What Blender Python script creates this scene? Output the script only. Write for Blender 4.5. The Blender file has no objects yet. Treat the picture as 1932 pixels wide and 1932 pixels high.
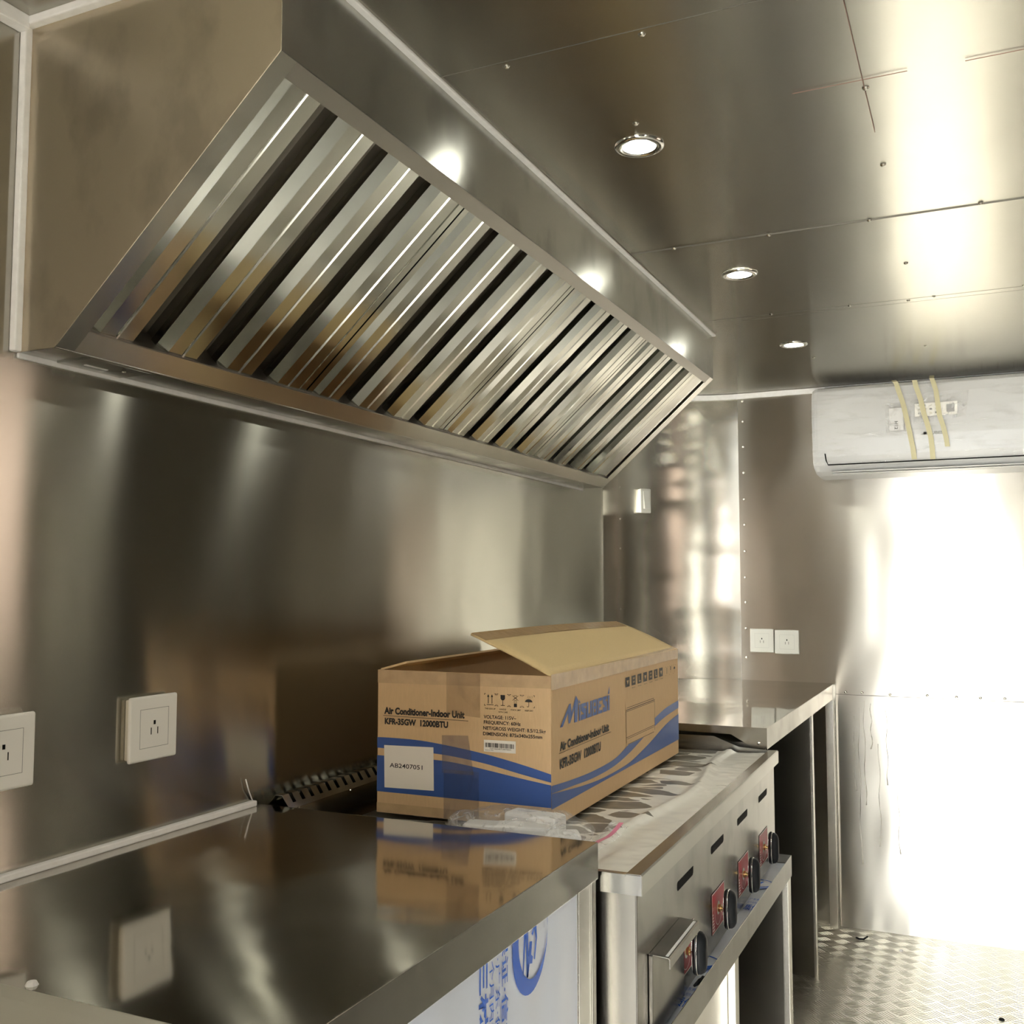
import bpy, math, random
from mathutils import Vector, Matrix, noise

random.seed(7)
C = bpy.context.scene.collection
sc = bpy.context.scene
ZC = 1.29          # camera height above the floor; the numbers below are measured from the camera's height
PI = math.pi

# ---------------------------------------------------------------- camera
cam = bpy.data.cameras.new('camera'); cam.sensor_width = 36.0; cam.lens = 1907.0 / 1932.0 * 36.0
cam.clip_start = 0.02
co = bpy.data.objects.new('camera', cam); C.objects.link(co)
_yaw, _pit = 0.434852, 0.0718828
_f = Vector((-math.sin(_yaw) * math.cos(_pit), math.cos(_yaw) * math.cos(_pit), math.sin(_pit)))
_r = Vector((math.cos(_yaw), math.sin(_yaw), 0)); _u = _r.cross(_f)
co.matrix_world = Matrix(((_r.x, _u.x, -_f.x, 0), (_r.y, _u.y, -_f.y, 0), (_r.z, _u.z, -_f.z, ZC), (0, 0, 0, 1)))
sc.camera = co

# ---------------------------------------------------------------- world, sun, exposure
W = bpy.data.worlds.new('sky'); sc.world = W; W.use_nodes = True
wn = W.node_tree.nodes; wl = W.node_tree.links
wb = wn['Background']; wb.inputs[0].default_value = (0.97, 1.0, 0.98, 1); wb.inputs[1].default_value = 32.0
sl = bpy.data.lights.new('sun', 'SUN'); sl.energy = 22.0; sl.angle = math.radians(1.5); sl.color = (1.0, 0.97, 0.92)
so = bpy.data.objects.new('sun', sl); C.objects.link(so)
so.rotation_euler = Vector((0.07, 1.0, -0.47)).to_track_quat('-Z', 'Y').to_euler()     # low sun through the open back door
sc.view_settings.view_transform = 'Standard'; sc.view_settings.look = 'None'
sc.view_settings.exposure = -0.1; sc.view_settings.gamma = 1.0
try: sc.view_settings.use_curve_mapping = False
except Exception: pass
LAMP = 130.0
cy = sc.cycles
cy.use_denoising = True
cy.max_bounces = 12; cy.glossy_bounces = 8; cy.diffuse_bounces = 4; cy.transmission_bounces = 6
cy.sample_clamp_indirect = 8.0; cy.caustics_reflective = True; cy.blur_glossy = 0.3

# ---------------------------------------------------------------- materials
def newmat(name):
    m = bpy.data.materials.new(name); m.use_nodes = True
    return m, m.node_tree.nodes, m.node_tree.links, m.node_tree.nodes['Principled BSDF']

def plain(name, col, rough=0.5, metal=0.0, noise_amt=0.0, scale=30, bump=0.0, spec=None, stretch=(1, 1, 1), emit=None, estr=0):
    m, n, l, b = newmat(name)
    b.inputs['Base Color'].default_value = (*col, 1); b.inputs['Roughness'].default_value = rough; b.inputs['Metallic'].default_value = metal
    if spec is not None: b.inputs['Specular IOR Level'].default_value = spec
    if emit: b.inputs['Emission Color'].default_value = (*emit, 1); b.inputs['Emission Strength'].default_value = estr
    if noise_amt or bump:
        g = n.new('ShaderNodeNewGeometry'); mp = n.new('ShaderNodeMapping'); mp.inputs['Scale'].default_value = stretch
        l.new(g.outputs['Position'], mp.inputs[0])
        t = n.new('ShaderNodeTexNoise'); t.inputs['Scale'].default_value = scale; t.inputs['Detail'].default_value = 4
        l.new(mp.outputs[0], t.inputs['Vector'])
        if noise_amt:
            r = n.new('ShaderNodeValToRGB')
            r.color_ramp.elements[0].position = 0.3; r.color_ramp.elements[1].position = 0.7
            r.color_ramp.elements[0].color = (*[c * (1 - noise_amt) for c in col], 1); r.color_ramp.elements[1].color = (*[min(1, c * (1 + noise_amt)) for c in col], 1)
            l.new(t.outputs[0], r.inputs[0]); l.new(r.outputs[0], b.inputs['Base Color'])
        if bump:
            bp = n.new('ShaderNodeBump'); bp.inputs['Strength'].default_value = 1; bp.inputs['Distance'].default_value = bump
            l.new(t.outputs[0], bp.inputs['Height']); l.new(bp.outputs[0], b.inputs['Normal'])
    return m

def steel(name, col=(0.56, 0.535, 0.47), rough=0.2, aniso=0.0, T=None, wave=0.0, wscale=1.5, wstretch=(1, 1, 1), smudge=0.0, sscale=6, grain=None, grain_amt=0.05, streak=None):
    """sheet stainless: base, brushed grain in roughness, large slow dents (wave), finger smudges"""
    m, n, l, b = newmat(name)
    b.inputs['Metallic'].default_value = 1.0; b.inputs['Base Color'].default_value = (*col, 1)
    b.inputs['Roughness'].default_value = rough
    g = n.new('ShaderNodeNewGeometry')
    def tex(stretch, scale, detail=3):
        mp = n.new('ShaderNodeMapping'); mp.inputs['Scale'].default_value = stretch; l.new(g.outputs['Position'], mp.inputs[0])
        t = n.new('ShaderNodeTexNoise'); t.inputs['Scale'].default_value = scale; t.inputs['Detail'].default_value = detail
        l.new(mp.outputs[0], t.inputs['Vector']); return t
    rsock = None
    if grain:
        t = tex(grain, 1.0, 4)
        mr = n.new('ShaderNodeMapRange'); mr.inputs[1].default_value = 0.3; mr.inputs[2].default_value = 0.7
        mr.inputs[3].default_value = rough - grain_amt; mr.inputs[4].default_value = rough + grain_amt
        l.new(t.outputs[0], mr.inputs[0]); rsock = mr.outputs[0]
    if smudge:
        t = tex((1, 1, 0.7), sscale, 5)
        mr = n.new('ShaderNodeMapRange'); mr.inputs[1].default_value = 0.48; mr.inputs[2].default_value = 0.66
        mr.inputs[3].default_value = 0; mr.inputs[4].default_value = smudge
        l.new(t.outputs[0], mr.inputs[0])
        mx = n.new('ShaderNodeMix'); mx.data_type = 'RGBA'
        mx.inputs[6].default_value = (*col, 1); mx.inputs[7].default_value = (*[c * (1 - 2.2 * smudge) for c in col], 1)
        dv = n.new('ShaderNodeMath'); dv.operation = 'DIVIDE'; l.new(mr.outputs[0], dv.inputs[0]); dv.inputs[1].default_value = smudge
        l.new(dv.outputs[0], mx.inputs[0]); l.new(mx.outputs[2], b.inputs['Base Color'])
    if rsock: l.new(rsock, b.inputs['Roughness'])
    if wave:
        t = tex(wstretch, wscale, 2)
        bp = n.new('ShaderNodeBump'); bp.inputs['Strength'].default_value = 1; bp.inputs['Distance'].default_value = wave
        l.new(t.outputs[0], bp.inputs['Height']); l.new(bp.outputs[0], b.inputs['Normal'])
    if aniso:
        b.inputs['Anisotropic'].default_value = aniso
        if T:
            cx = n.new('ShaderNodeCombineXYZ')
            for i in range(3): cx.inputs[i].default_value = T[i]
            l.new(cx.outputs[0], b.inputs['Tangent'])
    return m

def checker_plate(name):
    m, n, l, b = newmat(name)
    b.inputs['Metallic'].default_value = 1; b.inputs['Base Color'].default_value = (0.76, 0.74, 0.68, 1); b.inputs['Roughness'].default_value = 0.3
    g = n.new('ShaderNodeNewGeometry'); sx = n.new('ShaderNodeSeparateXYZ'); l.new(g.outputs['Position'], sx.inputs[0])
    def M(op, a, c=None, clamp=False):
        k = n.new('ShaderNodeMath'); k.operation = op; k.use_clamp = clamp
        for i, v in enumerate((a, c)):
            if v is None: continue
            if isinstance(v, (int, float)): k.inputs[i].default_value = v
            else: l.new(v, k.inputs[i])
        return k.outputs[0]
    q = 1 / 0.047 / math.sqrt(2)
    u = M('MULTIPLY', M('ADD', sx.outputs[0], sx.outputs[1]), q); v = M('MULTIPLY', M('SUBTRACT', sx.outputs[0], sx.outputs[1]), q)
    fu, fv = M('FRACT', u), M('FRACT', v)
    par = M('FLOORED_MODULO', M('ADD', M('FLOOR', u), M('FLOOR', v)), 2)
    def bars(a, c):   # bars long in a, repeated in c
        s = M('SINE', M('MULTIPLY', c, 2 * PI * 5)); s = M('MAXIMUM', s, 0)
        k = M('ABSOLUTE', M('SUBTRACT', a, 0.5)); k = M('MULTIPLY', M('SUBTRACT', 0.44, k), 8, True)
        e = M('ABSOLUTE', M('SUBTRACT', c, 0.5)); e = M('MULTIPLY', M('SUBTRACT', 0.48, e), 30, True)
        return M('MULTIPLY', M('MULTIPLY', s, k), e)
    h = M('ADD', M('MULTIPLY', bars(fu, fv), par), M('MULTIPLY', bars(fv, fu), M('SUBTRACT', 1, par)))
    bp = n.new('ShaderNodeBump'); bp.inputs['Strength'].default_value = 1; bp.inputs['Distance'].default_value = 0.004
    l.new(h, bp.inputs['Height']); l.new(bp.outputs[0], b.inputs['Normal'])
    t = n.new('ShaderNodeTexNoise'); t.inputs['Scale'].default_value = 9; l.new(g.outputs['Position'], t.inputs['Vector'])
    mr = n.new('ShaderNodeMapRange'); mr.inputs[3].default_value = 0.24; mr.inputs[4].default_value = 0.4; l.new(t.outputs[0], mr.inputs[0]); l.new(mr.outputs[0], b.inputs['Roughness'])
    return m

def griddle_film_mat(name):
    """white protective film: clings (dark metal shows) in long rounded patches, white wrinkles between"""
    m, n, l, b = newmat(name)
    tc = n.new('ShaderNodeTexCoord')
    ns = n.new('ShaderNodeTexNoise'); ns.inputs['Scale'].default_value = 7; l.new(tc.outputs['UV'], ns.inputs['Vector'])
    vm = n.new('ShaderNodeVectorMath'); vm.operation = 'MULTIPLY_ADD'; vm.inputs[1].default_value = (0.05, 0.03, 0); l.new(ns.outputs['Color'], vm.inputs[0]); l.new(tc.outputs['UV'], vm.inputs[2])
    mp = n.new('ShaderNodeMapping'); mp.inputs['Scale'].default_value = (4.2, 15, 1); l.new(vm.outputs[0], mp.inputs[0])
    vo = n.new('ShaderNodeTexVoronoi'); vo.feature = 'DISTANCE_TO_EDGE'; vo.inputs['Scale'].default_value = 1; vo.inputs['Randomness'].default_value = 0.75
    l.new(mp.outputs[0], vo.inputs['Vector'])
    sx = n.new('ShaderNodeSeparateXYZ'); l.new(tc.outputs['UV'], sx.inputs[0])
    n2 = n.new('ShaderNodeTexNoise'); n2.inputs['Scale'].default_value = 9; n2.inputs['Detail'].default_value = 3; l.new(tc.outputs['UV'], n2.inputs['Vector'])
    # near the front edge (u > 0.45 m from the back) the film is loose everywhere
    mr = n.new('ShaderNodeMapRange'); mr.inputs[1].default_value = 0.44; mr.inputs[2].default_value = 0.53; mr.inputs[3].default_value = 0.0; mr.inputs[4].default_value = 0.45
    l.new(sx.outputs[0], mr.inputs[0])
    a = n.new('ShaderNodeMath'); a.operation = 'ADD'; l.new(mr.outputs[0], a.inputs[0])
    mm = n.new('ShaderNodeMapRange'); mm.inputs[1].default_value = 0.3; mm.inputs[2].default_value = 0.75; mm.inputs[3].default_value = 0.0; mm.inputs[4].default_value = 0.09
    l.new(n2.outputs[0], mm.inputs[0]); l.new(mm.outputs[0], a.inputs[1])
    st = n.new('ShaderNodeMath'); st.operation = 'GREATER_THAN'; l.new(vo.outputs['Distance'], st.inputs[0]); l.new(a.outputs[0], st.inputs[1])
    mx = n.new('ShaderNodeMix'); mx.data_type = 'RGBA'; mx.inputs[6].default_value = (0.94, 0.95, 0.9, 1); mx.inputs[7].default_value = (0.17, 0.17, 0.15, 1)
    l.new(st.outputs[0], mx.inputs[0]); l.new(mx.outputs[2], b.inputs['Base Color'])
    b.inputs['Roughness'].default_value = 0.28
    b.inputs['Coat Weight'].default_value = 0.4; b.inputs['Coat Roughness'].default_value = 0.15
    bp = n.new('ShaderNodeBump'); bp.inputs['Distance'].default_value = 0.003; bp.inputs['Strength'].default_value = 0.6
    l.new(n2.outputs[0], bp.inputs['Height']); l.new(bp.outputs[0], b.inputs['Normal'])
    return m

def clear_plastic(name, tint=(1, 1, 1), mixf=0.25, bump=0.002, scale=30, stretch=(1, 1, 1), rough=0.12, fold=0.2):
    """thin crinkled wrap: mostly see-through with glossy folds"""
    m, n, l, b = newmat(name)
    g = n.new('ShaderNodeNewGeometry'); mp = n.new('ShaderNodeMapping'); mp.inputs['Scale'].default_value = stretch; l.new(g.outputs['Position'], mp.inputs[0])
    t = n.new('ShaderNodeTexNoise'); t.inputs['Scale'].default_value = scale; t.inputs['Detail'].default_value = 3; t.inputs['Distortion'].default_value = 1.2; l.new(mp.outputs[0], t.inputs['Vector'])
    bp = n.new('ShaderNodeBump'); bp.inputs['Distance'].default_value = bump; l.new(t.outputs[0], bp.inputs['Height'])
    b.inputs['Base Color'].default_value = (*tint, 1); b.inputs['Roughness'].default_value = rough; l.new(bp.outputs[0], b.inputs['Normal'])
    b.inputs['Coat Weight'].default_value = 1; b.inputs['Coat Roughness'].default_value = 0.06; l.new(bp.outputs[0], b.inputs['Coat Normal'])
    tr = n.new('ShaderNodeBsdfTransparent'); mx = n.new('ShaderNodeMixShader')
    fr = n.new('ShaderNodeMapRange'); fr.inputs[1].default_value = 0.5; fr.inputs[2].default_value = 0.72; fr.inputs[3].default_value = mixf; fr.inputs[4].default_value = min(1, mixf + fold)
    l.new(t.outputs[0], fr.inputs[0]); l.new(fr.outputs[0], mx.inputs[0]); l.new(tr.outputs[0], mx.inputs[1]); l.new(b.outputs[0], mx.inputs[2])
    l.new(mx.outputs[0], n['Material Output'].inputs[0])
    return m

def cardboard(name, col):
    m, n, l, b = newmat(name)
    tc = n.new('ShaderNodeNewGeometry'); mp = n.new('ShaderNodeMapping'); mp.inputs['Scale'].default_value = (40, 40, 6); l.new(tc.outputs['Position'], mp.inputs[0])
    t = n.new('ShaderNodeTexNoise'); t.inputs['Scale'].default_value = 8; t.inputs['Detail'].default_value = 5; l.new(mp.outputs[0], t.inputs['Vector'])
    r = n.new('ShaderNodeValToRGB'); r.color_ramp.elements[0].color = (*[c * 0.9 for c in col], 1); r.color_ramp.elements[1].color = (*[c * 1.07 for c in col], 1)
    l.new(t.outputs[0], r.inputs[0]); l.new(r.outputs[0], b.inputs['Base Color']); b.inputs['Roughness'].default_value = 0.62
    return m

S = dict(
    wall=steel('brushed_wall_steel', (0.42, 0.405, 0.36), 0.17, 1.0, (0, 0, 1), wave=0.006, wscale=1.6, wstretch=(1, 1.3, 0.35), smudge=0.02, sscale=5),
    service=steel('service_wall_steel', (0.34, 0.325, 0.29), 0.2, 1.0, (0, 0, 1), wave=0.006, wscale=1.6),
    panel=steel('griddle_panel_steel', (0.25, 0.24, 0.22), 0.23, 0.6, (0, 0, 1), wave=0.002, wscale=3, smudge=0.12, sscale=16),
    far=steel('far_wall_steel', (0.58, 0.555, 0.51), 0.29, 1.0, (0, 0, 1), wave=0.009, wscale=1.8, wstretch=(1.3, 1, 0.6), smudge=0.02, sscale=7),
    curve=steel('corner_wall_steel', (0.52, 0.5, 0.45), 0.2, 0.8, (0.7, 0.7, 0), wave=0.02, wscale=1.5, wstretch=(1, 1, 2.2)),
    ceil=steel('ceiling_steel', (0.43, 0.415, 0.365), 0.25, 1.0, (0, 1, 0), wave=0.005, wscale=1.3, wstretch=(1.6, 0.5, 1), smudge=0.015, sscale=8),
    hood=steel('hood_steel', (0.5, 0.495, 0.46), 0.21, 0.9, (0, 0, 1), wave=0.004, wscale=2.5, smudge=0.12, sscale=11),
    hoodend=steel('hood_end_steel', (0.58, 0.51, 0.40), 0.36, 0.0, None, wave=0.003, wscale=2, smudge=0.1, sscale=13),
    baffle=steel('baffle_steel', (0.49, 0.49, 0.445), 0.14, 0.3, (0.75, 0, 0.66), wave=0.0015, wscale=6),
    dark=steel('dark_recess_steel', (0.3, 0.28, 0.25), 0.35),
    top=steel('worktop_steel', (0.5, 0.485, 0.44), 0.08, 0, None, wave=0.0035, wscale=3.2, wstretch=(1, 1, 1), smudge=0.01, sscale=12),
    front=steel('satin_front_steel', (0.33, 0.32, 0.29), 0.24, 0.5, (0, 0, 1), wave=0.002, wscale=3, smudge=0.05, sscale=12),
    bright=steel('bright_edge_steel', (0.78, 0.77, 0.73), 0.25),
    chrome=plain('chrome', (0.85, 0.85, 0.83), 0.06, 1.0),
    brass=plain('brass_stem', (0.75, 0.58, 0.28), 0.18, 1.0),
    floor=checker_plate('checker_plate'),
    caulk=plain('white_silicone', (0.92, 0.92, 0.92), 0.4, noise_amt=0.04, scale=60, bump=0.0006),
    plastic=plain('white_plastic', (0.93, 0.92, 0.87), 0.3),
    plastic2=plain('ivory_plastic', (0.7, 0.68, 0.58), 0.35),
    slot=plain('dark_socket_hole', (0.008, 0.008, 0.008), 0.7, spec=0.05),
    black=plain('glossy_black_plastic', (0.012, 0.012, 0.013), 0.16),
    grip=plain('satin_black_plastic', (0.010, 0.011, 0.013), 0.45, spec=0.1),
    red=plain('red_label_print', (0.34, 0.02, 0.04), 0.4, spec=0.25), white=plain('white_print', (0.75, 0.72, 0.68), 0.4),
    blackink=plain('black_ink', (0.02, 0.018, 0.018), 0.55), blueink=plain('blue_ink', (0.035, 0.10, 0.36), 0.4),
    filmblue=plain('blue_film_print', (0.03, 0.13, 0.62), 0.25),
    film=plain('pale_blue_protective_film', (0.70, 0.76, 0.88), 0.25, noise_amt=0.05, scale=3, bump=0.002, stretch=(1, 1, 0.3)),
    gfilm=griddle_film_mat('loose_white_film'),
    card=cardboard('kraft_cardboard', (0.68, 0.475, 0.265)), cardin=cardboard('inner_cardboard', (0.70, 0.53, 0.27)),
    cardtape=plain('brown_packing_tape', (0.42, 0.26, 0.11), 0.22, bump=0.0008, scale=60, noise_amt=0.08),
    cardtape2=plain('pale_packing_tape', (0.58, 0.41, 0.24), 0.2, bump=0.001, scale=40, noise_amt=0.1),
    label=plain('white_sticker', (0.9, 0.87, 0.8), 0.45),
    ac=plain('white_appliance_plastic', (0.58, 0.585, 0.59), 0.28), plastic3=plain('off_white_plastic', (0.5, 0.495, 0.45), 0.35),
    wrap=clear_plastic('clear_wrap', (0.93, 0.93, 0.93), 0.0, 0.0015, 14, (0.35, 1, 2.6)),
    bag=clear_plastic('clear_bag', (0.95, 0.95, 0.96), 0.15, 0.006, 38, fold=0.45),
    bag2=clear_plastic('flat_clear_bag', (0.95, 0.95, 0.96), 0.10, 0.002, 26, fold=0.3), rim=plain('rolled_rim_steel', (0.62, 0.6, 0.52), 0.4, 0.45), drip=plain('dried_drip', (0.8, 0.78, 0.72), 0.6),
    masking=plain('yellow_masking_tape', (0.50, 0.465, 0.29), 0.5, bump=0.0006, scale=120),
    pink=plain('pink_zip_strip', (0.75, 0.25, 0.38), 0.4),
    paper=plain('white_paper', (0.8, 0.8, 0.8), 0.6), grey=plain('grey_print', (0.3, 0.3, 0.29), 0.5),
    seam=plain('dark_seam', (0.16, 0.15, 0.13), 0.5, 0.6), pencil=plain('red_pencil', (0.28, 0.17, 0.13), 0.6),
    screw=plain('screw_steel', (0.85, 0.83, 0.76), 0.2, 1.0),
    lamp=plain('lamp_glow', (1, 1, 1), 0.5, emit=(1.0, 1.0, 0.86), estr=LAMP),
    ground=plain('outdoor_concrete', (0.34, 0.32, 0.29), 0.8), tintwall=plain('added_pink_tint', (0.16, 0.115, 0.09), 0.8),  # dim pink is for the added walls that tint reflections
)

# ---------------------------------------------------------------- mesh helpers
class MB:
    def __init__(s): s.v = []; s.f = []
    def add(s, vs, fs):
        o = len(s.v); s.v += [tuple(p) for p in vs]; s.f += [tuple(i + o for i in f) for f in fs]; return s
    def box(s, x0, x1, y0, y1, z0, z1, B=None):
        vs = [Vector((x, y, z)) for x in (x0, x1) for y in (y0, y1) for z in (z0, z1)]
        if B: vs = [B(*p) for p in vs]
        return s.add(vs, [(0, 1, 3, 2), (4, 6, 7, 5), (0, 4, 5, 1), (2, 3, 7, 6), (0, 2, 6, 4), (1, 5, 7, 3)])
    def quad(s, *p): return s.add(p, [tuple(range(len(p)))])
    def grid(s, fn, nu, nv):
        vs = [fn(i / nu, j / nv) for i in range(nu + 1) for j in range(nv + 1)]
        return s.add(vs, [(i * (nv + 1) + j, (i + 1) * (nv + 1) + j, (i + 1) * (nv + 1) + j + 1, i * (nv + 1) + j + 1) for i in range(nu) for j in range(nv)])
    def prism(s, prof, a, b, cap=True):
        """prof: function-mapped points at end a and end b (lists of 3D points)"""
        n = len(a); fs = [(i, (i + 1) % n, n + (i + 1) % n, n + i) for i in range(n)]
        if cap: fs += [tuple(range(n))[::-1], tuple(range(n, 2 * n))]
        return s.add(list(a) + list(b), fs)
    def strip(s, a, b):
        n = len(a); return s.add(list(a) + list(b), [(i, i + 1, n + i + 1, n + i) for i in range(n - 1)])
    def rod(s, path, r, n=8, rs=None):
        path = [Vector(p) for p in path]; vs = []; m = len(path)
        for i, p in enumerate(path):
            t = (path[min(i + 1, m - 1)] - path[max(i - 1, 0)]).normalized()
            a = t.cross(Vector((0, 0, 1)));
            if a.length < 1e-3: a = t.cross(Vector((0, 1, 0)))
            a.normalize(); b = t.cross(a); rr = rs[i] if rs else r
            vs += [p + a * rr * math.cos(2 * PI * k / n) + b * rr * math.sin(2 * PI * k / n) for k in range(n)]
        fs = [(i * n + k, i * n + (k + 1) % n, (i + 1) * n + (k + 1) % n, (i + 1) * n + k) for i in range(m - 1) for k in range(n)]
        fs += [tuple(range(n))[::-1], tuple(range((m - 1) * n, m * n))]
        return s.add(vs, fs)
    def build(s, name, mat, parent=None, bevel=0, smooth=False, solid=0, uv=None, seg=2):
        me = bpy.data.meshes.new(name)
        off = Vector((0, 0, ZC))
        base = WPOS.get(parent.name, Vector()) if parent else Vector()
        me.from_pydata([tuple(Vector(p) + off - base) for p in s.v], [], s.f)
        me.materials.append(mat); me.update()
        if uv:
            ul = me.uv_layers.new(name='UVMap')
            for lp in me.loops:
                ul.data[lp.index].uv = uv(Vector(s.v[lp.vertex_index]))
        import bmesh
        bm = bmesh.new(); bm.from_mesh(me); bmesh.ops.recalc_face_normals(bm, faces=bm.faces); bm.to_mesh(me); bm.free()
        o = bpy.data.objects.new(name, me); C.objects.link(o)
        if parent: o.parent = parent
        WPOS[o.name] = base
        if smooth:
            for p in me.polygons: p.use_smooth = True
        if solid:
            md = o.modifiers.new('solidify', 'SOLIDIFY'); md.thickness = solid; md.offset = 0
        if bevel:
            md = o.modifiers.new('bevel', 'BEVEL'); md.width = bevel; md.segments = seg; md.limit_method = 'ANGLE'; md.angle_limit = 0.6
        return o
WPOS = {}

def tag(o, label, cat, group=None):
    o['label'] = label; o['category'] = cat
    if group: o['group'] = group
    return o
def struct(o): o['kind'] = 'structure'; return o
def thing(name, label, cat, loc, group=None):
    o = bpy.data.objects.new(name, None); C.objects.link(o); o.empty_display_size = 0.05
    o.location = Vector(loc) + Vector((0, 0, ZC)); WPOS[o.name] = o.location.copy()
    return tag(o, label, cat, group)
def dup(root, delta, label=None, group=None):
    def cp(o, parent):
        c = o.copy(); C.objects.link(c); WPOS[c.name] = WPOS.get(o.name, Vector()) + Vector(delta)
        if parent: c.parent = parent; c.matrix_parent_inverse = o.matrix_parent_inverse.copy()
        for ch in list(KIDS(o)): cp(ch, c)
        return c
    r = cp(root, None); r.location = root.location + Vector(delta)
    if label: r['label'] = label
    if group: r['group'] = group
    return r
def KIDS(o): return [c for c in C.objects if c.parent == o]

_tc = {}
def text_data(body, bold=0.0):
    if (body, bold) in _tc: return _tc[(body, bold)]
    cu = bpy.data.curves.new('txt', 'FONT'); cu.body = body; cu.size = 1; cu.offset = bold; cu.resolution_u = 3
    o = bpy.data.objects.new('txt', cu); C.objects.link(o)
    dg = bpy.context.evaluated_depsgraph_get(); dg.update()
    me = bpy.data.meshes.new_from_object(o.evaluated_get(dg))
    vs = [(v.co.x, v.co.y) for v in me.vertices]; fs = [tuple(p.vertices) for p in me.polygons]
    bpy.data.objects.remove(o); bpy.data.curves.remove(cu); bpy.data.meshes.remove(me)
    _tc[(body, bold)] = (vs, fs); return vs, fs
def text_on(mb, body, O, U, V, u0, u1, v0, v1, bold=0.0, full=False):
    """u0..u1 = text width, v0 baseline, v1 cap height"""
    vs, fs = text_data(body, bold)
    if not vs: return mb
    x0 = min(v[0] for v in vs); x1 = max(v[0] for v in vs)
    if full: y0 = min(v[1] for v in vs); y1 = max(v[1] for v in vs)
    else: y0 = 0.0; y1 = 0.73
    O, U, V = Vector(O), Vector(U), Vector(V)
    mb.add([O + U * (u0 + (v[0] - x0) / (x1 - x0) * (u1 - u0)) + V * (v0 + (v[1] - y0) / (y1 - y0) * (v1 - v0)) for v in vs], fs)
    return mb
def poly_on(mb, pts, O, U, V):
    O, U, V = Vector(O), Vector(U), Vector(V)
    return mb.add([O + U * p[0] + V * p[1] for p in pts], [tuple(range(len(pts)))])
def band_on(mb, top, bot, O, U, V):
    """filled band between two polylines with the same number of points"""
    O, U, V = Vector(O), Vector(U), Vector(V)
    return mb.strip([O + U * p[0] + V * p[1] for p in top], [O + U * p[0] + V * p[1] for p in bot])
def ring_on(mb, c, r0, r1, O, U, V, n=28, a0=0, a1=2 * PI, c0=None, sy=1.0):
    c0 = c0 or c
    A = [(c[0] + r1 * math.cos(a0 + (a1 - a0) * i / n), c[1] + sy * r1 * math.sin(a0 + (a1 - a0) * i / n)) for i in range(n + 1)]
    B = [(c0[0] + r0 * math.cos(a0 + (a1 - a0) * i / n), c0[1] + sy * r0 * math.sin(a0 + (a1 - a0) * i / n)) for i in range(n + 1)]
    return band_on(mb, A, B, O, U, V)
def interp(pts, xs):
    out = []
    for x in xs:
        for (x0, y0), (x1, y1) in zip(pts, pts[1:]):
            if x <= x1 or (x1, y1) == pts[-1]:
                t = (x - x0) / (x1 - x0); out.append((x, y0 + (y1 - y0) * t)); break
    return out
def smoothpts(pts, n=24):
    """Catmull-Rom through points, resampled"""
    P = [pts[0]] + list(pts) + [pts[-1]]; out = []
    segs = len(pts) - 1
    for i in range(n + 1):
        t = i / n * segs; k = min(int(t), segs - 1); t -= k
        p0, p1, p2, p3 = P[k], P[k + 1], P[k + 2], P[k + 3]
        out.append(tuple(0.5 * (2 * p1[j] + (p2[j] - p0[j]) * t + (2 * p0[j] - 5 * p1[j] + 4 * p2[j] - p3[j]) * t * t + (3 * p1[j] - p0[j] - 3 * p2[j] + p3[j]) * t ** 3) for j in (0, 1)))
    return out

# ================================================================ THE ROOM
ZF, ZT = -1.29, 0.778
XL, XS, XR = -1.18, -1.314, 1.026        # cladding behind the cooking line, outer shell, service side
YB, YF, YE = -1.05, 4.1, 3.285           # back door wall, far wall, end of the cladding
RC = 0.433

struct(MB().box(XS - 0.03, XR + 0.03, YB, YF + 0.03, ZF - 0.02, ZF).build('floor', S['floor']))
cl = MB()
for y0, y1, d0, d1 in ((YB, 1.313, 0.0, -0.001), (1.313, 2.236, -0.001, 0.0012), (2.236, 2.908, 0.0012, -0.001), (2.908, YF, -0.001, 0.0)):
    cl.box(XS, XR, y0, y1, ZT, ZT + 0.02)
    n = len(cl.v)
    for k in (n - 8, n - 4): cl.v[k] = (cl.v[k][0], cl.v[k][1], cl.v[k][2] + d0)
    for k in (n - 6, n - 2): cl.v[k] = (cl.v[k][0], cl.v[k][1], cl.v[k][2] + d1)
ceiling = struct(cl.build('ceiling', S['ceil']))
sm = MB()
for y in (1.313, 2.236, 2.908): sm.box(-0.745 if y < 3 else XS, XR, y - 0.0005, y + 0.0005, ZT - 0.0016, ZT + 0.002)
sm.box(-0.62, 0.3, 2.944, 2.9455, ZT - 0.0012, ZT)
sm.build('panel_seam', S['seam'], ceiling)
pm = MB(); pm.box(-0.1450, -0.1440, 1.30, 1.79, ZT - 0.0032, ZT - 0.0022); pm.box(-0.25, -0.08, 1.5905, 1.5917, ZT - 0.0032, ZT - 0.0022); pm.box(0.0, 0.3, 1.5955, 1.5967, ZT - 0.0032, ZT - 0.0022)
pm.build('pencil_mark', S['pencil'], ceiling)
def dome(mb, c, nrm, r, h=None, n=10):
    c, w = Vector(c), Vector(nrm).normalized(); a = w.orthogonal().normalized(); b = w.cross(a); h = h or r * 0.5
    vs = [c + a * r * math.cos(2 * PI * k / n) + b * r * math.sin(2 * PI * k / n) for k in range(n)] + [c + w * h * 0.75 + (a * math.cos(2 * PI * k / n) + b * math.sin(2 * PI * k / n)) * r * 0.65 for k in range(n)] + [c + w * h]
    fs = [(k, (k + 1) % n, n + (k + 1) % n, n + k) for k in range(n)] + [(n + k, n + (k + 1) % n, 2 * n) for k in range(n)]
    return mb.add(vs, fs)
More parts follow.
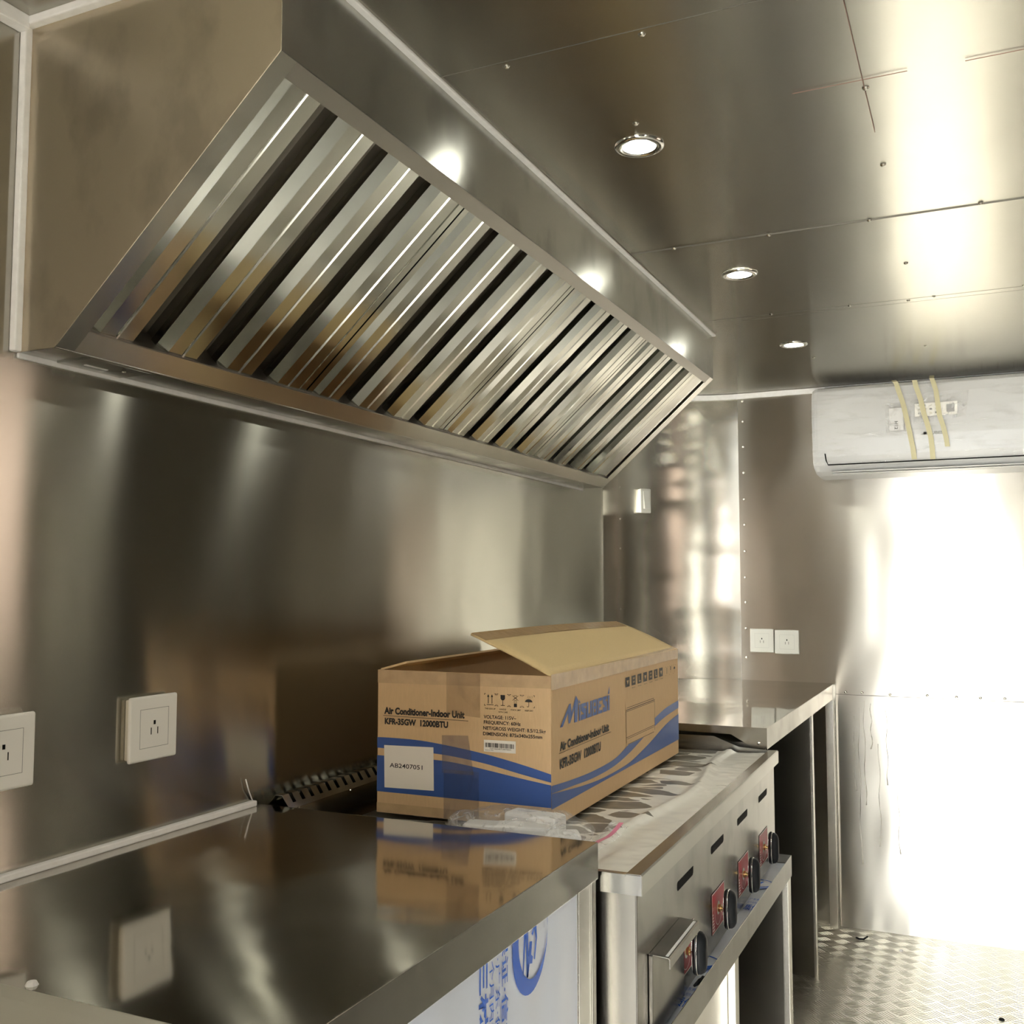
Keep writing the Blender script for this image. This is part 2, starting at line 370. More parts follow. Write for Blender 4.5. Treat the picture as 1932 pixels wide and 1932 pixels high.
for (x, y) in ((-0.626, 1.327), (-0.414, 1.327), (-0.508, 1.589), (-0.143, 1.624), (-0.144, 1.944), (-0.625, 2.236), (-0.409, 2.238), (-0.196, 2.236), (0.02, 2.23), (-0.529, 2.909), (-0.313, 2.911), (-0.145, 2.578), (-0.161, 2.924), (-0.096, 2.909), (0.121, 2.903), (-0.146, 3.514), (-0.502, 3.535), (-0.2, 1.327)):
    dome(MB(), (x, y, ZT - 0.001), (0, 0, -1), 0.0058, 0.0035).build('screw', S['screw'], ceiling, smooth=True)

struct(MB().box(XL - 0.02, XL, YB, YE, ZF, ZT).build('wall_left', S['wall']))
shell = MB()
arc = [(XS, YE - 0.05), (XS, YF - RC)] + [(XS + RC - RC * math.cos(a), YF - RC + RC * math.sin(a)) for a in [PI / 2 * i / 24 for i in range(1, 25)]]
shell.strip([Vector((x, y, ZF)) for x, y in arc], [Vector((x, y, ZT)) for x, y in arc])
wc = struct(shell.build('wall_corner', S['curve'], smooth=True))
for z in (0.386, 0.259, 0.143, 0.026, -0.095):
    a = math.asin((3.80 - (YF - RC)) / RC)
    dome(MB(), (XS + RC - RC * math.cos(a), 3.80, z), (math.cos(a), -math.sin(a), 0), 0.0052).build('rivet', S['screw'], wc, smooth=True)
fw = MB(); fw.box(XS + RC - 0.006, XR, YF - 0.002, YF + 0.02, -0.42, ZT); 
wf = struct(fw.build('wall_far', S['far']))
lo = MB(); lo.box(-0.53, XR, YF - 0.004, YF - 0.002, ZF, -0.42)
lo.v = [(x, y - (0.004 if z < -1 else 0), z) for x, y, z in lo.v]
lo.build('lower_sheet', S['far'], wf)
MB().box(-0.53, XR, YF - 0.0055, YF - 0.003, -0.4215, -0.4195).build('sheet_seam', S['seam'], wf)
MB().box(XS + RC - 0.006, -0.5, YF - 0.002, YF + 0.02, ZF, -0.42).build('under_counter_sheet', S['far'], wf)
for z in (0.747, 0.664, 0.56, 0.454, 0.346, 0.242, 0.135, 0.03, -0.07, -0.174, -0.29):
    dome(MB(), (-0.867, YF - 0.002, z), (0, -1, 0), 0.0055).build('rivet', S['screw'], wf, smooth=True)
for x in (-0.49, -0.43, -0.33, -0.20, -0.10, -0.02, 0.06):
    dome(MB(), (x, YF - 0.0055, -0.41 - 0.004 * random.random()), (0, -1, 0), 0.0055).build('rivet', S['screw'], wf, smooth=True)
for x, z0, z1, w in ((-0.445, -0.47, -1.05, 0.0016), (-0.425, -0.44, -0.83, 0.0013), (-0.40, -0.45, -0.62, 0.0012), (-0.375, -0.60, -0.98, 0.0010), (-0.345, -0.47, -0.75, 0.0012), (-0.462, -0.50, -0.78, 0.0011), (-0.31, -0.70, -1.0, 0.001)):
    m = MB(); m.rod([(x + 0.004 * math.sin(k * 1.7 + x * 40), YF - 0.0075, z0 + (z1 - z0) * k / 8) for k in range(9)], w, 5, rs=[w * (0.6 + 0.1 * k) for k in range(8)] + [w * 2.2])
    m.build('drip_mark', S['drip'], wf, smooth=True)
# service side wall with its serving window, and the back wall with the open door
WY0, WY1, WZ0, WZ1 = 2.1, 2.74, -0.2, 0.66
rw = MB()
rw.box(XR, XR + 0.03, YB, YF, ZF, WZ0); rw.box(XR, XR + 0.03, YB, YF, WZ1, ZT); rw.box(XR, XR + 0.03, YB, WY0, WZ0, WZ1); rw.box(XR, XR + 0.03, WY1, YF, WZ0, WZ1)
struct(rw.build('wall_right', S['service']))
DX0, DX1, DZ1 = -0.60, 0.06, 0.66
bw = MB(); bw.box(XS, DX0, YB - 0.03, YB, ZF, ZT); bw.box(DX1, XR, YB - 0.03, YB, ZF, ZT); bw.box(DX0, DX1, YB - 0.03, YB, DZ1, ZT)
struct(bw.build('wall_back', S['far']))
# the ground outside, and two unseen walls added to shape the light
struct(MB().box(-14, 14, -16, 16, ZF - 0.62, ZF - 0.6).build('floor_yard', S['ground']))
struct(MB().box(0.05, 4.2, -7.3, -7.0, ZF - 0.6, 5.5).build('wall_added_tint', S['tintwall']))  # unseen wall added to give the door reflection a pink tint
struct(MB().box(2.3, 2.5, -4, 6, ZF - 0.6, 2.6).build('wall_added_blocker', S['tintwall']))  # unseen wall added to block sky light at the side window

# white silicone beads and trims
def bead(name, path, r=0.006): return struct(MB().rod(path, r, 6).build(name, S['caulk'], smooth=True))
HY0, HY1 = 0.943, 3.085
HXF, HZF = -0.743, 0.639
def flatbead(name, *boxes):
    m = MB()
    for b in boxes: m.box(*b)
    return struct(m.build(name, S['caulk'], bevel=0.002))
flatbead('trim_1', (HXF, HXF + 0.012, HY0, HY1, ZT - 0.006, ZT))
flatbead('trim_2', (XL, XL + 0.012, HY0 - 0.012, HY0, 0.314, ZT))
flatbead('trim_3', (XL, HXF, HY0 - 0.014, HY0, ZT - 0.012, ZT))
flatbead('trim_4', (XL, XL + 0.02, YB, HY0 - 0.012, ZT - 0.02, ZT))
flatbead('trim_5', (XL, XL + 0.006, HY0, HY1, 0.3065, 0.3145))
flatbead('trim_6', (XL, XL + 0.012, YB, 1.452, -0.388, -0.378))
tr = MB()
tp = [(x, y) for x, y in arc if y > 3.75] + [(-0.5, YF), (0.9, YF)]
tr.strip([Vector((x + 0.010, y - 0.016, ZT - 0.002)) for x, y in tp], [Vector((x + 0.006, y - 0.012, ZT - 0.022)) for x, y in tp])
tr.strip([Vector((x + 0.006, y - 0.012, ZT - 0.022)) for x, y in tp], [Vector((x, y - 0.001, ZT - 0.022)) for x, y in tp])
struct(tr.build('trim_7', S['caulk']))

# ================================================================ CEILING LIGHTS
def downlight(x, y, label):
    t = thing('ceiling_light', label, 'light', (x, y, ZT), 'recessed ceiling lights')
    n = 32; m = MB()
    prof = [(0.0445, 0.0), (0.044, -0.003), (0.040, -0.005), (0.031, -0.0045), (0.029, -0.001)]
    vs = [Vector((x + r * math.cos(2 * PI * k / n), y + r * math.sin(2 * PI * k / n), ZT + z)) for r, z in prof for k in range(n)]
    m.add(vs, [(i * n + k, i * n + (k + 1) % n, (i + 1) * n + (k + 1) % n, (i + 1) * n + k) for i in range(len(prof) - 1) for k in range(n)])
    m.build('trim_ring', S['chrome'], t, smooth=True)
    d = MB(); d.add([Vector((x + 0.0295 * math.cos(2 * PI * k / n), y + 0.0295 * math.sin(2 * PI * k / n), ZT - 0.0022)) for k in range(n)], [tuple(range(n))])
    d.build('diffuser', S['lamp'], t)
    return t
L0 = downlight(-0.53, 1.677, 'round recessed ceiling light nearest the camera, the largest of the three')
dup(L0, (0, 0.819, 0), 'round recessed ceiling light beyond the hood front, the middle of the three')
dup(L0, (-0.002, 1.638, 0), 'round recessed ceiling light near the far wall, the smallest and farthest')
dup(L0, (0.78, 0.0, 0), 'ceiling light on the service side, out of view on the right')
dup(L0, (0.78, 0.8, 0), 'ceiling light on the service side opposite the hood end')
dup(L0, (0.78, 1.62, 0), 'ceiling light on the service side close to the air conditioner')
dup(L0, (0.0, -0.82, 0), 'ceiling light beside the near end of the hood')

# ================================================================ HOOD
hood = thing('exhaust_hood', 'long stainless steel exhaust hood over the cooking line with open slanted underside', 'exhaust hood', (-0.96, 2.0, 0.314))
P0 = Vector((-1.107, 0, 0.314)); P1 = Vector((-0.743, 0, 0.639)); ts = (P1 - P0).normalized(); ns = Vector((ts.z, 0, -ts.x)); SL = (P1 - P0).length
def SP(s_, y, o): p = P0 + ts * s_ + ns * o; return Vector((p.x, y, p.z))
MB().quad(Vector((HXF, HY0, HZF)), Vector((HXF, HY1, HZF)), Vector((HXF, HY1, ZT)), Vector((HXF, HY0, ZT))).build('front_panel', S['hood'], hood, solid=0.0016)
for y in (HY0, HY1):
    MB().quad(*[Vector((x, y, z)) for x, z in ((XL, 0.314), (-1.107, 0.314), (HXF, HZF), (HXF, ZT), (XL, ZT))]).build('end_panel', S['hoodend'], hood, solid=0.0016)
MB().box(XL, -1.105, HY0, HY1, 0.314, 0.316).build('bottom_ledge', S['hood'], hood)
# frame flanges round the slanted opening
fr = MB(); fr.box(0, SL, HY0, HY0 + 0.03, -0.0015, 0.0008, SP); fr.build('frame_side', S['hood'], hood)
fr = MB(); fr.box(0, SL, HY1 - 0.035, HY1, -0.0015, 0.0008, SP); fr.build('frame_side', S['bright'], hood)
MB().box(0, 0.037, HY0 + 0.03, HY1 - 0.035, -0.0015, 0.0008, SP).build('rear_lip', S['bright'], hood)
MB().box(0.037, 0.0385, HY0 + 0.03, HY1 - 0.035, -0.04, 0.0, SP).build('lip_return', S['dark'], hood)
MB().box(SL - 0.024, SL, HY0 + 0.03, HY1 - 0.035, -0.0015, 0.0008, SP).build('front_rail', S['dark'], hood)  # same steel as the frame, shade of an inner face put into its colour
MB().box(0.037, SL - 0.024, 2.967, HY1 - 0.03, -0.008, -0.006, SP).build('end_filler', S['hood'], hood)
# control cover and its screw on the flat bottom ledge
m = MB(); m.box(-1.176, -1.11, 1.005, 1.12, 0.3118, 0.3142); cv = m.build('cover_plate', S['hood'], hood)
MB().box(-1.15, -1.145, 1.03, 1.07, 0.3112, 0.312).build('tape_scrap', S['paper'], cv)
dome(MB(), (-1.135, 1.09, 0.3118), (0, 0, -1), 0.0035).build('screw', S['screw'], cv)

def baffle_filter(y0):
    t = thing('baffle_filter', 'x', 'filter', (-0.92, y0 + 0.25, 0.45), 'stainless baffle filters in the hood')
    Wf = 0.498; s0, s1 = 0.018, 0.474
    for a, b in ((0.0, 0.014), (Wf - 0.014, Wf)):
        m = MB(); pr = [(a, -0.045), (a, -0.006), (b, -0.006), (b, -0.02)]
        m.strip([SP(s0, y0 + p, o) for p, o in pr], [SP(s1, y0 + p, o) for p, o in pr]); m.build('side_channel', S['baffle'], t, solid=0.001)
    for a, b in ((s0, s0 + 0.012), (s1 - 0.012, s1)):
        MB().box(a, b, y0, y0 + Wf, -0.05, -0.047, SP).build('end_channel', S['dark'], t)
    pf = [(0, -0.026), (0.0015, -0.014), (0.019, -0.004), (0.045, -0.004), (0.0475, -0.009), (0.051, -0.0035), (0.077, -0.004), (0.0815, -0.010), (0.0815, -0.026)]
    pb = [(0.0, -0.030), (-0.001, -0.044), (0.0255, -0.047), (0.052, -0.044), (0.053, -0.030)]
    for k in range(4):
        yk = y0 + 0.0165 + 0.1275 * k
        prof = pf
        m = MB(); m.strip([SP(s0 + 0.004, yk + p, o) for p, o in prof], [SP(s1 - 0.004, yk + p, o) for p, o in prof]); m.build('front_baffle', S['baffle'], t, solid=0.0009)
        if k < 3:
            yb = yk + 0.079
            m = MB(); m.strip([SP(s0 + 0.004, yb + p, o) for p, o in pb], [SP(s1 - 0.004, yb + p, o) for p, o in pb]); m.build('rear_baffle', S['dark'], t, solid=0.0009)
    return t
bf = baffle_filter(0.958)
fl = ['baffle filter nearest the camera, first behind the large bare end panel of the hood', 'second baffle filter from the near end of the hood',
      'third baffle filter from the near end of the hood', 'baffle filter at the far end of the hood, beside the bright end frame']
bf['label'] = fl[0]
for k in (1, 2, 3): dup(bf, (0, 0.503 * k, 0), fl[k])
# dark throat of the hood above the filters
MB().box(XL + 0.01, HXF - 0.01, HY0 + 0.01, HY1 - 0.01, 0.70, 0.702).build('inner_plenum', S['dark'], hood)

# ================================================================ OUTLETS AND SWITCH
def outlet(O, U, V, N, s, label, depth=0.016, group=None, mat='plastic', name='wall_outlet'):
    """O = lower left corner on the wall"""
    O, U, V, N = Vector(O), Vector(U), Vector(V), Vector(N)
    c = O + U * s / 2 + V * s / 2
    t = thing(name, label, 'outlet', tuple(c), group)
    B = lambda x, y, z: O + U * x + V * y + N * z
    MB().box(0.004, s - 0.004, 0.004, s - 0.004, 0, depth, B).build('back_box', S['plastic2'], t, bevel=0.002)
    MB().box(0, s, 0, s, depth, depth + 0.007, B).build('cover_plate', S[mat], t, bevel=0.0035, seg=3)
    g = MB(); a, b = s * 0.2, s * 0.8; w = 0.0006; z = depth + 0.0071
    for q in ((a, b, a, a + w), (a, b, b - w, b), (a, a + w, a, b), (b - w, b, a, b)): g.box(*q, z - 0.0002, z + 0.0001, B)
    g.build('insert_outline', S['grey'], t)
    h = MB(); k = s / 0.094
    h.box(s * 0.5 - 0.002 * k, s * 0.5 + 0.002 * k, s * 0.55, s * 0.55 + 0.006 * k, z, z + 0.0003, B)
    h.build('ground_hole', S['slot'], t)
    for dx in (-0.0065, 0.0065):
        MB().box(s * 0.5 + dx * k - 0.0007 * k, s * 0.5 + dx * k + 0.0007 * k, s * 0.4, s * 0.4 + 0.010 * k, z, z + 0.0003, B).build('slot_hole', S['slot'], t)
    return t
outlet((XL, 1.1495, -0.2685), (0, 1, 0), (0, 0, 1), (1, 0, 0), 0.0985, 'white square socket on the left wall above the steel worktop, shown whole', 0.0085)
outlet((XL, 0.884, -0.2685), (0, 1, 0), (0, 0, 1), (1, 0, 0), 0.0985, 'white square socket on the left wall cut off by the left picture edge', 0.0085)
outlet((-0.850, YF - 0.002, -0.268), (1, 0, 0), (0, 0, 1), (0, -1, 0), 0.0935, 'left of the two white sockets on the far wall above the far worktop', 0.004, 'pair of sockets on the far wall', 'plastic3')
outlet((-0.753, YF - 0.002, -0.272), (1, 0, 0), (0, 0, 1), (0, -1, 0), 0.0945, 'right of the two white sockets on the far wall above the far worktop', 0.004, 'pair of sockets on the far wall', 'plastic3')
th = math.asin((3.915 - (YF - RC)) / RC)
sO = Vector((XS + RC - RC * math.cos(th), 3.915, 0.288)); sN = Vector((math.cos(th), -math.sin(th), 0)); sU = Vector((math.sin(th), math.cos(th), 0))
t = thing('light_switch', 'narrow white rocker switch on the curved corner wall beyond the hood', 'switch', tuple(sO + Vector((0, 0, 0.048))))
B = lambda x, y, z: sO + sU * x + Vector((0, 0, y)) + sN * (z - 0.003)
MB().box(-0.024, 0.024, 0.002, 0.096, 0, 0.016, B).build('back_box', S['plastic2'], t, bevel=0.002)
MB().box(-0.026, 0.026, 0, 0.098, 0.016, 0.024, B).build('cover_plate', S['plastic3'], t, bevel=0.003)
m = MB(); m.add([B(x, y, z) for x in (-0.014, 0.016) for y, z in ((0.016, 0.024), (0.088, 0.024), (0.088, 0.026), (0.052, 0.030), (0.016, 0.036))], [(0, 1, 2, 3, 4), (5, 9, 8, 7, 6), (0, 5, 6, 1), (1, 6, 7, 2), (2, 7, 8, 3), (3, 8, 9, 4), (4, 9, 5, 0)])
m.build('rocker', S['plastic3'], t, bevel=0.001)

# ================================================================ NEAR WORKTOP UNIT
NZ = -0.388; NX = -0.539; NY0, NY1 = 0.712, 1.469
t = thing('prep_counter', 'nearest steel worktop cabinet with mirror-like top against the left wall', 'counter', (-0.86, 1.09, ZF))
m = MB()
m.box(XL + 0.002, NX - 0.0015, NY0, NY1 - 0.0015, NZ - 0.002, NZ); m.build('worktop', S['top'], t)
MB().box(NX - 0.0015, NX, NY0, NY1, NZ - 0.0535, NZ).build('front_lip', S['front'], t, bevel=0.0006)
MB().box(XL + 0.002, NX - 0.0015, NY1 - 0.0015, NY1, NZ - 0.0535, NZ).build('end_lip', S['front'], t)
MB().box(XL + 0.002, NX - 0.012, NY0, NY1 - 0.006, ZF + 0.08, NZ - 0.04).build('cabinet_body', S['front'], t)
MB().box(NX - 0.012, NX - 0.003, 1.452, NY1 - 0.002, ZF, NZ - 0.05).build('corner_post', S['hood'], t, bevel=0.001)
MB().box(NX - 0.012, NX - 0.006, 1.405, 1.452, ZF + 0.05, NZ - 0.05).build('door_stile', S['bright'], t, bevel=0.001)
MB().box(NX - 0.012, NX - 0.0085, NY0, 1.404, ZF + 0.08, NZ - 0.05).build('door_panel', S['front'], t)
dp = MB(); dp.grid(lambda a, b: Vector((NX - 0.0075 + 0.0008 * math.sin(a * 37), NY0 + 0.01 + a * (1.401 - NY0 - 0.01), NZ - 0.052 - b * 0.7)), 60, 4)
film = dp.build('protective_film', S['film'], t, smooth=True); film['label'] = 'pale blue protective film with blue printing'
FO = (NX - 0.0062, 0, 0); FU = (0, 0, -1); FV = (0, 1, 0)    # writing runs downward
tx = MB()
text_on(tx, '保证·信誉保证', FO, FU, FV, 0.418, 0.640, 1.146, 1.160, 0.012)
text_on(tx, '中国·广东·佛山', FO, FU, FV, 0.395, 0.570, 1.128, 1.138, 0.004)
text_on(tx, '三个月内请撕膜', FO, FU, FV, 0.425, 0.590, 1.1115, 1.1215, 0.004)
text_on(tx, '三材国际', FO, FU, FV, 0.440, 0.600, 1.085, 1.104, 0.025)
tx.build('printed_text', S['filmblue'], film)
lg = MB(); G = ((NX - 0.0062, 0, 0), (0, 1, 0), (0, 0, 1))
ring_on(lg, (1.231, -0.458), 0.047, 0.056, *G, n=40, c0=(1.2405, -0.452), sy=1.22)
for pts in (((1.214, -0.40), (1.224, -0.40), (1.2235, -0.503), (1.2185, -0.503)), ((1.214, -0.40), (1.222, -0.41), (1.209, -0.498), (1.206, -0.495)),
            ((1.2235, -0.503), (1.2185, -0.503), (1.228, -0.46), (1.236, -0.462), (1.233, -0.478), (1.238, -0.482), (1.236, -0.49), (1.228, -0.488)),
            ((1.234, -0.452), (1.240, -0.447), (1.236, -0.437), (1.244, -0.432), (1.250, -0.446), (1.252, -0.462), (1.245, -0.488), (1.241, -0.486), (1.247, -0.462), (1.243, -0.448), (1.238, -0.456)),
            ((1.244, -0.432), (1.252, -0.44), (1.262, -0.40), (1.254, -0.40))): poly_on(lg, pts, *G)
lg.build('printed_emblem', S['filmblue'], film)
dome(MB(), (-0.85, 0.722, NZ - 0.001), (0, 0, 1), 0.007, 0.006).build('silicone_blob', S['caulk'], t)

# the lower unit in front of it, only its rear rim shows
t = thing('sink_bench', 'steel bench with raised rounded rims in the bottom left corner', 'counter', (-0.86, 0.35, ZF))
m = MB(); prof = [(0.709, -0.44), (0.709, -0.386), (0.704, -0.384), (0.690, -0.388), (0.655, -0.394), (0.640, -0.394), (0.634, -0.388), (0.622, -0.388), (0.614, -0.396), (0.600, -0.410), (0.594, -0.52)]
m.strip([Vector((XL + 0.002, y, z)) for y, z in prof], [Vector((NX, y, z)) for y, z in prof]); m.build('rim', S['rim'], t, bevel=0.001)
MB().box(XL + 0.002, NX, 0.05, 0.596, -0.525, -0.52).build('basin_floor', S['top'], t)
MB().box(XL + 0.002, NX, 0.0, 0.05, -0.525, -0.39).build('near_rim', S['front'], t)
MB().box(NX - 0.02, NX, 0.0, 0.708, -0.53, -0.395).build('front_apron', S['front'], t)
MB().box(XL + 0.002, NX - 0.02, 0.02, 0.70, ZF, -0.53).build('cabinet_body', S['front'], t)

# ================================================================ GRIDDLE BENCH
BX = -0.465; BZ = -0.690
t = thing('griddle_stand', 'low open steel stand carrying the griddle, with film-covered shelf edge', 'stand', (-0.8, 2.1, ZF))
MB().box(XL + 0.002, BX - 0.002, 1.476, 2.698, -0.716, -0.7135).build('shelf_top', S['front'], t)
MB().box(BX - 0.0015, BX, 1.476, 2.70, -0.742, BZ).build('front_lip', S['panel'], t, bevel=0.0006)
MB().box(-0.6, BX, 2.698, 2.70, -0.742, BZ).build('end_lip', S['front'], t)
m = MB(); m.box(BX - 0.018, BX - 0.002, 2.655, 2.695, ZF, -0.742); m.build('leg', S['bright'], t, bevel=0.0015)
m = MB(); m.box(BX - 0.018, BX - 0.002, 2.055, 2.085, ZF, -0.742); m.build('leg', S['bright'], t, bevel=0.0015)
m = MB(); m.box(BX - 0.018, BX - 0.002, 1.478, 1.51, ZF, -0.742); m.build('leg', S['bright'], t, bevel=0.0015)
MB().box(BX - 0.03, BX - 0.018, 1.51, 2.06, ZF + 0.1, -0.742).build('front_panel', S['bright'], t)
MB().box(-1.15, BX - 0.02, 2.685, 2.69, ZF + 0.02, -0.742).build('side_panel', S['front'], t)
MB().box(-1.15, BX - 0.02, 2.062, 2.066, ZF + 0.02, -0.742).build('divider', S['front'], t)
MB().box(-1.15, -1.145, 1.5, 2.69, ZF + 0.02, -0.742).build('back_panel', S['front'], t)
m = MB(); m.grid(lambda a, b: Vector((BX - 0.10 + 0.097 * b, 1.48 + 1.215 * a, -0.7115 + 0.0012 * math.sin(a * 60 + b * 3) * (0.3 + b))), 120, 4)
sf = m.build('protective_film', S['film'], t, smooth=True); sf['label'] = 'pale film with blue printing under the griddle front'
G2 = ((0, 0, -0.7095), (1, 0, 0), (0, 1, 0))
for yy in (1.93, 2.48):
    lg = MB(); ring_on(lg, (BX - 0.042, yy), 0.026, 0.040, *G2, n=30, c0=(BX - 0.036, yy + 0.008)); poly_on(lg, ((BX - 0.05, yy - 0.02), (BX - 0.044, yy - 0.022), (BX - 0.030, yy + 0.02), (BX - 0.036, yy + 0.022)), *G2)
    lg.build('printed_emblem', S['filmblue'], sf)
for yy in (1.72, 2.28):
    tx = MB(); text_on(tx, '质保', (0, 0, -0.7095), (1, 0, 0), (0, 1, 0), BX - 0.034, BX - 0.004, yy, yy + 0.03, 0.02)
    text_on(tx, '三个月内请撕', (0, 0, -0.7095), (1, 0, 0), (0, 1, 0), BX - 0.035, BX - 0.006, yy + 0.045, yy + 0.057, 0.0)
    text_on(tx, '广东佛山', (0, 0, -0.7095), (1, 0, 0), (0, 1, 0), BX - 0.035, BX - 0.006, yy + 0.07, yy + 0.082, 0.0)
    tx.build('printed_text', S['filmblue'], sf)

# ================================================================ GRIDDLE
ga = math.radians(1.1); G0 = Vector((-0.474, 1.4785, 0)); gl = Vector((-math.sin(ga), math.cos(ga), 0)); gn = Vector((math.cos(ga), math.sin(ga), 0))
def GP(b, a, z): return G0 + gl * a + gn * b + Vector((0, 0, z))
gd = thing('gas_griddle', 'countertop steel gas griddle with film-covered plate and four black front knobs', 'griddle', tuple(GP(-0.3, 0.6, -0.71)))
GW = 0.60; GL = 1.243
MB().box(-0.62, -0.012, 0.018, 1.225, -0.708, -0.445, GP).build('body', S['front'], gd)
fp = MB(); fp.box(-0.014, -0.011, 0.012, 1.238, -0.706, -0.458, GP); fpo = fp.build('front_panel', S['panel'], gd, bevel=0.0008)
# rim: flat flange with a downturned skirt, open in the middle for the plate
m = MB(); pr = [(-0.026, -0.437), (-0.024, -0.4325), (-0.002, -0.432), (0, -0.434), (0, -0.463)]
m.strip([GP(b, 0, z) for b, z in pr], [GP(b, GL, z) for b, z in pr]); m.build('front_rim', S['front'], gd, solid=0.0012)
m = MB(); m.box(-0.45, 0.0, 0.0, 0.0015, -0.463, -0.4335, GP); m.box(-0.45, -0.0, 0.0, 0.012, -0.4345, -0.433, GP); m.build('near_rim', S['hood'], gd, bevel=0.0005)
MB().box(-0.62, -0.01, 0.012, 1.235, -0.4465, -0.443, GP).build('griddle_plate', S['dark'], gd)
# far splash guard with sloped front corner
for aa, mt in ((GL - 0.012, 'front'), (GL - 0.0, 'front')):
    pass
m = MB(); sp = [(-0.60, -0.444), (-0.60, -0.406), (-0.168, -0.4035), (-0.100, -0.428), (-0.026, -0.432), (0.0, -0.432), (0.0, -0.463), (-0.02, -0.463)]
m.prism(None, [GP(b, GL - 0.006, z) for b, z in sp], [GP(b, GL - 0.003, z) for b, z in sp]); m.build('splash_guard', S['front'], gd)
# rear flue: back splash plus perforated angled cap
m = MB(); m.box(-0.655, -0.652, 0.012, 1.235, -0.45, -0.3935, GP); m.box(-0.66, -0.62, 0.012, 1.235, -0.50, -0.45, GP); fb = m.build('back_splash', S['front'], gd)
m = MB(); fp_ = [(-0.700, -0.397), (-0.681, -0.374), (-0.666, -0.374), (-0.650, -0.397)]
# cap with a row of slots cut over the rounded top: build as ribs between slots
segs = []; a = 0.02
while a < 1.21:
    segs.append((a, min(a + 0.018, 1.22), True)); a += 0.018
    if a < 1.20: segs.append((a, a + 0.010, False)); a += 0.010
for a0, a1, full in segs:
    if full: m.strip([GP(b, a0, z) for b, z in fp_], [GP(b, a1, z) for b, z in fp_])
    else:
        lo_ = [(-0.700, -0.397), (-0.691, -0.386)]; hi_ = [(-0.656, -0.3885), (-0.650, -0.397)]
        m.strip([GP(b, a0, z) for b, z in lo_], [GP(b, a1, z) for b, z in lo_]); m.strip([GP(b, a0, z) for b, z in hi_], [GP(b, a1, z) for b, z in hi_])
m.build('flue_cap', S['hood'], gd, solid=0.0012)
for a in (0.05, 0.22, 0.40): dome(MB(), GP(-0.6515, a, -0.399), (1, 0, 0), 0.003).build('screw', S['screw'], gd)
# protective film, loose and wrinkled
def gf(u, v):
    b = -0.60 + u * 0.582; a = 0.014 + v * 1.205
    x = 0.0018 * noise.noise(Vector((b * 14, a * 22, 0))) + 0.0012 * noise.noise(Vector((b * 40, a * 60, 3)))
    fold = math.exp(-((b + 0.105 + 0.02 * math.sin(a * 7)) / 0.012) ** 2) * 0.009 + max(0, (b + 0.09) / 0.09) * 0.004 * (1 + noise.noise(Vector((b * 60, a * 40, 9))))
    edge = 0.004 if u > 0.999 else 0
    base = -0.4395 if b > -0.22 else -0.4405
    return GP(b, a, base + x + fold)
m = MB(); m.grid(gf, 70, 150)
gfm = m.build('protective_film', S['gfilm'], gd, smooth=True, uv=lambda p: ((p - G0).dot(gn) + 0.60, (p - G0).dot(gl)))
gfm['label'] = 'wrinkled whitish film stuck to the griddle plate'
